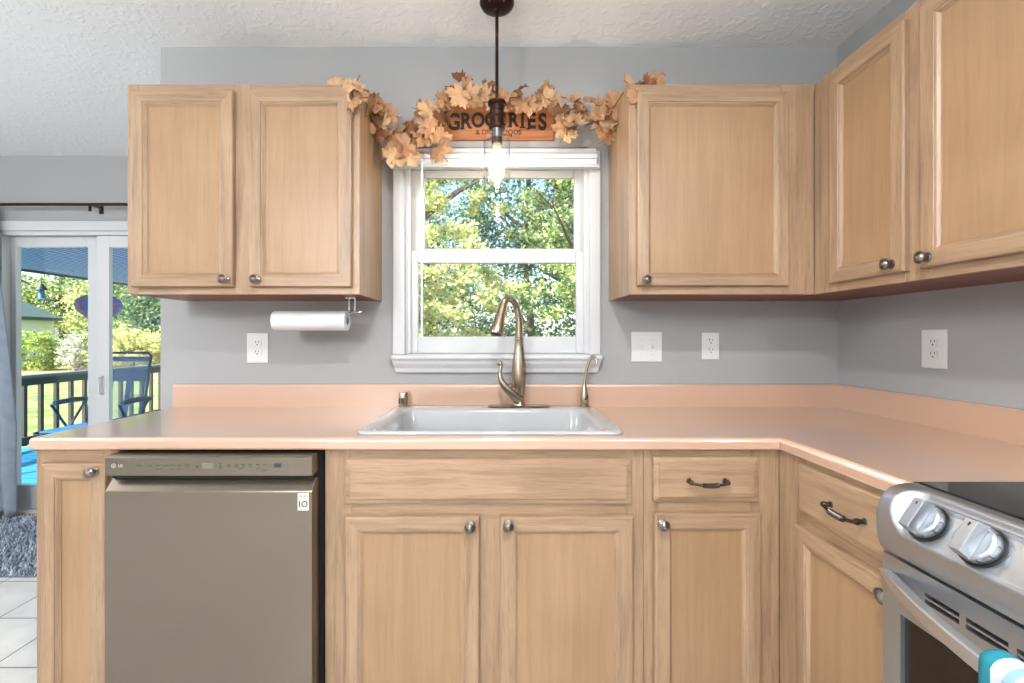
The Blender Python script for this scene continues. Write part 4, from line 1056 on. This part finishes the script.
# trees behind the kitchen window
tree(-1.9, 8.2, ZG, 7.5, [(-0.2, 0, 4.2, 2.3, 1.7, 1.9), (0.9, -0.4, 2.9, 1.4, 1.2, 1.2), (-0.8, -0.3, 2.6, 1.6, 1.2, 1.2), (0.2, 0.2, 5.6, 1.9, 1.5, 1.5)], 26000, 0.105, 'yellow', 1, 'yellow-green leafy tree filling the left half of the kitchen window', clump=0.23, per=110)
tree(2.1, 8.8, ZG, 8.0, [(0, 0, 5.0, 2.0, 1.6, 1.9), (-0.9, -0.3, 3.6, 1.2, 1.2, 1.1), (0.6, -0.4, 3.2, 1.5, 1.2, 1.3), (0.2, 0.2, 6.6, 1.6, 1.4, 1.4)], 24000, 0.105, 'green', 2, 'mid-green leafy tree filling the right half of the kitchen window', clump=0.23, per=110)
tree(0.8, 11.5, ZG, 9.0, [(0, 0, 3.5, 3.2, 1.6, 2.6), (0, 0, 6.5, 2.6, 1.6, 2.4)], 22000, 0.13, 'dark', 3, 'dark green tree standing behind the others outside the kitchen window', clump=0.5)
tree(-3.6, 13.0, ZG, 9.0, [(0, 0, 3.6, 2.8, 1.6, 2.6), (0.3, 0, 6.2, 1.8, 1.5, 1.6)], 16000, 0.13, 'dark', 4, 'dark tree showing patches of sky at the left of the kitchen window', clump=0.6)

# trees and shrubs beyond the deck
far = [(-33.0, 39, 11.5, 3.8, 'yellow', 'golden-green tree at the far left beyond the lawn'), (-27.2, 33.5, 11, 3.6, 'green', 'tall green tree beyond the lawn, seen over the deck railing'),
       (-41.0, 41, 13, 4.5, 'green', 'wide green tree behind the grey-roofed house beyond the deck'), (-22.5, 32, 11, 4.0, 'dark', 'dark green tree beyond the lawn, right of the patio chair'), (-27.0, 42, 15, 5.5, 'dark', 'tallest dark tree at the back of the garden'), (-37.0, 44, 16, 6.0, 'bright', 'tall bright green tree far behind the house')]
for i, (x, y, h, rd_, kd, lb) in enumerate(far):
    tree(x, y, ZG, h, [(0, 0, h*0.62, rd_, rd_*0.7, h*0.36), (rd_*0.4, -0.8, h*0.34, rd_*0.75, rd_*0.5, h*0.24), (-rd_*0.5, -0.6, h*0.36, rd_*0.7, rd_*0.5, h*0.24)], 13000, 0.30, kd, 20+i, lb, trunk=0.35, clump=0.9)
shr = [(-30.6, 28.2, 1.7, 1.5, 'bright', 'rounded bright green shrub at the left edge of the mulch bed'), (-27.6, 28.4, 1.6, 1.3, 'pale', 'silvery pale shrub in the mulch bed, seen left of the door stile'),
       (-25.2, 28.0, 2.1, 1.6, 'green', 'green shrub in the mulch bed beside the silvery one'), (-22.6, 26.4, 1.9, 1.7, 'yellow', 'yellow-green shrub behind the patio chair'), (-20.0, 26.8, 2.0, 1.9, 'yellow', 'yellow-green shrub right of the patio chair at the wall edge'), (-34.2, 28.4, 1.3, 1.3, 'green', 'dark-centred green shrub in front of the white house')]
for i, (x, y, rz_, rx_, kd, lb) in enumerate(shr):
    r = thing('shrub', lb, 'shrub', (x, y, ZG))
    foliage(r, [(0, 0, rz_*0.75, rx_, rx_*0.8, rz_*0.8)], 5500, 0.17, kd, 60+i, 0.35)
    MB().tube([(0, 0, -0.05), (0.05, 0, rz_*0.8)], [0.08, 0.03], 7).build('stem', bark_m, r)

# neighbour's house
hs = thing('house', 'white-sided house with a green-grey gable roof, far left beyond the deck railing', 'house', (-39.8, 30.5, ZG))
hb_ = MB(); hb_.loops([[(-3.4, y, 0), (3.4, y, 0), (3.4, y, 3.7), (0, y, 5.1), (-3.4, y, 3.7)] for y in (0, 5)], cap0=True, cap1=True)
hb_.build('siding', mat('white_siding', srgb(232, 234, 236), 0.6), hs)
rf = MB(); rf.loops([[(-3.8, y, 3.55), (0, y, 5.12), (3.8, y, 3.55), (3.8, y, 3.80), (0, y, 5.40), (-3.8, y, 3.80)] for y in (-0.5, 5.4)], cap0=True, cap1=True)
rf.build('roof', mat('green_roof', srgb(70, 92, 92), 0.7), hs)
for xw in (1.6, -1.0): MB().box(xw-0.45, xw+0.45, -0.03, 0.0, 1.7, 2.9).build('window', mat('far_window', srgb(70, 80, 92), 0.2), hs)

# deck
ZD = -0.12
def deck_mat():
    m = mat('deck_blue', srgb(44, 132, 176), 0.5)
    nt = m.node_tree; n = nt.nodes; l = nt.links; b = n['Principled BSDF']
    tc = n.new('ShaderNodeTexCoord'); br = n.new('ShaderNodeTexBrick'); br.offset = 0
    br.inputs['Scale'].default_value = 1; br.inputs['Brick Width'].default_value = 20; br.inputs['Row Height'].default_value = 0.14; br.inputs['Mortar Size'].default_value = 0.006
    br.inputs['Color1'].default_value = srgb(40, 136, 186); br.inputs['Color2'].default_value = srgb(52, 146, 190); br.inputs['Mortar'].default_value = srgb(18, 50, 72)
    l.new(tc.outputs['Object'], br.inputs['Vector']); l.new(br.outputs[0], b.inputs['Base Color']); return m
tag(MB().box(-5.75, XP, YF+0.141, 6.35, ZD-0.12, ZD).build('deck', deck_mat()), kind='structure')
green_m = mat('railing_green', srgb(62, 62, 50), 0.6, var=0.12, vscale=5)
rp = []
def railing(label, p0, p1, n):
    p0 = Vector(p0); p1 = Vector(p1); dv = p1-p0; Ld = dv.length; a = math.atan2(dv.y, dv.x)
    r = thing('deck_railing', label, 'railing', (p0.x, p0.y, ZD), a, 'wooden deck railings')
    MB().box(-0.06, Ld, -0.07, 0.07, 0.85, 0.885).build('cap_rail', mat('cap_rail_green', srgb(104, 118, 106), 0.5), r, 0.004)
    MB().box(0, Ld, -0.02, 0.02, 0.76, 0.85).build('top_rail', green_m, r)
    MB().box(0, Ld, -0.02, 0.02, 0.07, 0.16).build('bottom_rail', green_m, r)
    bal = None
    for k in range(n+1):
        xk = 0.1+(Ld-0.2)*k/n
        if bal is None:
            bal = MB().box(-0.02, 0.02, -0.06, -0.0205, 0.05, 0.84).build('baluster', green_m, r); o = bal
        else:
            o = bal.copy(); COL.objects.link(o); o.parent = r
        o.location = (xk, 0, 0)
    for xk in (0.0, Ld-0.05):
        MB().box(xk-0.045, xk+0.045, 0.0205, 0.09, 0.0, 0.85).build('post', green_m, r)
railing('dark green wooden deck railing along the left side of the deck', (-5.55, 6.10, 0), (-5.55, 1.40, 0), 23)
railing('dark green wooden deck railing across the far end of the deck', (-1.6, 6.15, 0), (-5.48, 6.15, 0), 19)

# canopy over the deck
cn = thing('patio_canopy', 'grey-blue fabric shade canopy over the deck outside the patio door', 'canopy', (-3.7, 3.7, 0))
def canopy(u, v):
    x = -1.85+3.9*u; y = -2.2+4.9*v
    z = 2.00+0.42*u+0.05*math.sin(math.pi*v)*0-0.06*math.sin(math.pi*u)
    return (x, y, z)
def canopy_mat():
    m = mat('canopy_cloth', srgb(104, 124, 150), 0.8)
    nt = m.node_tree; n = nt.nodes; l = nt.links; b = n['Principled BSDF']
    tc = n.new('ShaderNodeTexCoord'); wv = n.new('ShaderNodeTexWave'); wv.bands_direction = 'X'; wv.inputs['Scale'].default_value = 5; wv.inputs['Distortion'].default_value = 6; wv.inputs['Detail Scale'].default_value = 0.6
    l.new(tc.outputs['Object'], wv.inputs['Vector'])
    r = n.new('ShaderNodeValToRGB'); r.color_ramp.elements[0].color = srgb(78, 104, 138); r.color_ramp.elements[1].color = srgb(168, 188, 212)
    l.new(wv.outputs[1], r.inputs[0]); l.new(r.outputs[0], b.inputs['Base Color'])
    t = n.new('ShaderNodeBsdfTranslucent'); l.new(r.outputs[0], t.inputs[0]); mx = n.new('ShaderNodeMixShader'); mx.inputs[0].default_value = 0.45
    l.new(b.outputs[0], mx.inputs[1]); l.new(t.outputs[0], mx.inputs[2]); l.new(mx.outputs[0], n['Material Output'].inputs['Surface'])
    return m
MB().grid(canopy, 16, 16).build('canopy_fabric', canopy_mat(), cn, solid=0.004)
MB().tube([(-1.85, -2.2, 1.995), (-1.85, 2.7, 1.995)], 0.025, 10).build('edge_pole', mat('pole_grey', srgb(70, 78, 90), 0.5, 0.5), cn)
for y_ in (-2.15, 2.65): MB().tube([(-1.85, y_, ZD), (-1.85, y_, 1.99)], 0.03, 10).build('support_post', mat('pole_grey', 0), cn)

# balloon-shaped spinner hanging from the canopy
bs_ = thing('balloon_spinner', 'blue and purple striped balloon-shaped spinner hanging over the deck', 'garden spinner', (-3.93, 2.56, 1.335))
sp3 = []
g_ = MB()
prof = [(0.02, 0.0), (0.05, 0.03), (0.10, 0.09), (0.165, 0.18), (0.185, 0.26), (0.165, 0.33), (0.10, 0.385), (0.02, 0.40)]
seg = 32; o_ = 0
for i in range(len(prof)-1):
    for k in range(seg):
        a0, a1 = 2*math.pi*k/seg, 2*math.pi*(k+1)/seg
        P4 = [(prof[i][0]*math.cos(a0), prof[i][0]*math.sin(a0), prof[i][1]), (prof[i][0]*math.cos(a1), prof[i][0]*math.sin(a1), prof[i][1]), (prof[i+1][0]*math.cos(a1), prof[i+1][0]*math.sin(a1), prof[i+1][1]), (prof[i+1][0]*math.cos(a0), prof[i+1][0]*math.sin(a0), prof[i+1][1])]
        g_.add(P4, [(0, 1, 2, 3)], (k//2) % 4, False)
g_.v = [(x, y, z*0.72) for x, y, z in g_.v]
g_.build('balloon', [mat('spinner_blue', srgb(80, 120, 200), 0.5), mat('spinner_purple', srgb(120, 84, 160), 0.5), mat('spinner_navy', srgb(48, 62, 120), 0.5), mat('spinner_red', srgb(150, 80, 150), 0.5)], bs_)
MB().tube([(0, 0, 0.288), (0, 0, 0.79)], 0.003, 6).build('hanging_cord', blackp_m, bs_)

# patio chair
pc = thing('patio_chair', 'folding blue sling patio chair with dark arms on the deck', 'chair', (-4.05, 2.78, ZD), math.pi)
blue_m = mat('sling_blue', srgb(24, 96, 160), 0.7); dk = mat('chair_frame', srgb(26, 56, 84), 0.4, 0.3)
def sheer():
    m = bpy.data.materials.new('sheer_mesh'); m.use_nodes = True
    n = m.node_tree.nodes; l = m.node_tree.links; b = n['Principled BSDF']; b.inputs['Base Color'].default_value = srgb(96, 140, 160)
    t = n.new('ShaderNodeBsdfTransparent'); mx = n.new('ShaderNodeMixShader'); mx.inputs[0].default_value = 0.28
    l.new(t.outputs[0], mx.inputs[1]); l.new(b.outputs[0], mx.inputs[2]); l.new(mx.outputs[0], n['Material Output'].inputs['Surface']); return m
W2 = 0.29
bk_ = MB()
zb0, zb1 = 0.42, 1.12
def by(z): return -0.10-0.18*(z-0.42)   # back leans towards the house
for xa, xb_ in ((-W2+0.02, -W2+0.05), (-0.125, -0.07), (0.07, 0.125), (W2-0.05, W2-0.02)):
    bk_.loops([[(xa, by(zb0), zb0), (xb_, by(zb0), zb0), (xb_, by(zb0)+0.006, zb0), (xa, by(zb0)+0.006, zb0)], [(xa, by(0.95), 0.95), (xb_, by(0.95), 0.95), (xb_, by(0.95)+0.006, 0.95), (xa, by(0.95)+0.006, 0.95)]], cap0=True, cap1=True)
for za, zz in ((0.86, 0.99), (1.07, 1.12)):
    bk_.loops([[(-W2+0.02, by(za)-0.002, za), (W2-0.02, by(za)-0.002, za), (W2-0.02, by(za)+0.007, za), (-W2+0.02, by(za)+0.007, za)], [(-W2+0.02, by(zz)-0.002, zz), (W2-0.02, by(zz)-0.002, zz), (W2-0.02, by(zz)+0.007, zz), (-W2+0.02, by(zz)+0.007, zz)]], cap0=True, cap1=True)
bk_.build('backrest', blue_m, pc)
sh = MB(); sh.loops([[(-W2+0.02, by(zb0)+0.008, zb0), (W2-0.02, by(zb0)+0.008, zb0), (W2-0.02, by(zb0)+0.010, zb0), (-W2+0.02, by(zb0)+0.010, zb0)], [(-W2+0.02, by(1.1)+0.008, 1.1), (W2-0.02, by(1.1)+0.008, 1.1), (W2-0.02, by(1.1)+0.010, 1.1), (-W2+0.02, by(1.1)+0.010, 1.1)]], cap0=True, cap1=True)
sh.build('mesh_panel', sheer(), pc)
MB().box(-W2+0.02, W2-0.02, -0.10, 0.42, 0.425, 0.445).build('seat', blue_m, pc, 0.008)
fr = MB()
for s in (-1, 1):
    fr.tube([(s*W2, by(0.38), 0.38), (s*W2, by(0.9), 0.9), (s*W2, by(1.13), 1.13), (s*(W2-0.04), by(1.16), 1.16)], 0.014, 8)
fr.tube([(-W2+0.04, by(1.16), 1.16), (W2-0.04, by(1.16), 1.16)], 0.014, 8)
for s in (-1, 1): fr.tube([(s*W2, -0.12, 0.42), (s*W2, 0.44, 0.43)], 0.014, 8)
fr.build('frame', dk, pc)
lc = MB()
for s in (-1, 1):
    for k in range(22):
        z = 0.45+k*0.03; lc.tube([(s*W2, by(z)-0.014, z), (s*(W2-0.035), by(z), z+0.012)], 0.004, 5)
lc.build('lacing', mat('lacing_white', srgb(214, 220, 224), 0.7), pc)
for s in (-1, 1):
    MB().tube([(s*(W2+0.04), -0.16, 0.68), (s*(W2+0.04), 0.0, 0.69), (s*(W2+0.04), 0.20, 0.68)], [0.022, 0.028, 0.024], 10).build('armrest', dk, pc)
    for y0_, y1_ in ((-0.2, 0.34), (0.34, -0.2)):
        MB().tube([(s*(W2+0.02), y0_, 0.0), (s*(W2+0.03), (y0_+y1_)/2, 0.40), (s*(W2+0.04), y1_*0.7, 0.67)], 0.012, 8).build('leg', dk, pc)

# bird feeder hanging from the canopy edge
bf = thing('bird_feeder', 'small blue hanging bird feeder under the canopy edge', 'bird feeder', (-5.55, 3.62, 1.66))
bf.scale = (0.62, 0.62, 0.9)
MB().lathe([(0.075, 0), (0.085, 0.01), (0.05, 0.02), (0.045, 0.12), (0.02, 0.13)], seg=16).build('tray', mat('feeder_blue', srgb(96, 140, 166), 0.5), bf)
MB().lathe([(0.10, 0.13), (0.06, 0.17), (0.015, 0.22)], seg=16).build('roof', mat('feeder_dark', srgb(40, 56, 74), 0.5), bf)
MB().tube([(0, 0, 0.21), (0, 0, 0.36)], 0.004, 6).build('hanging_cord', blackp_m, bf)
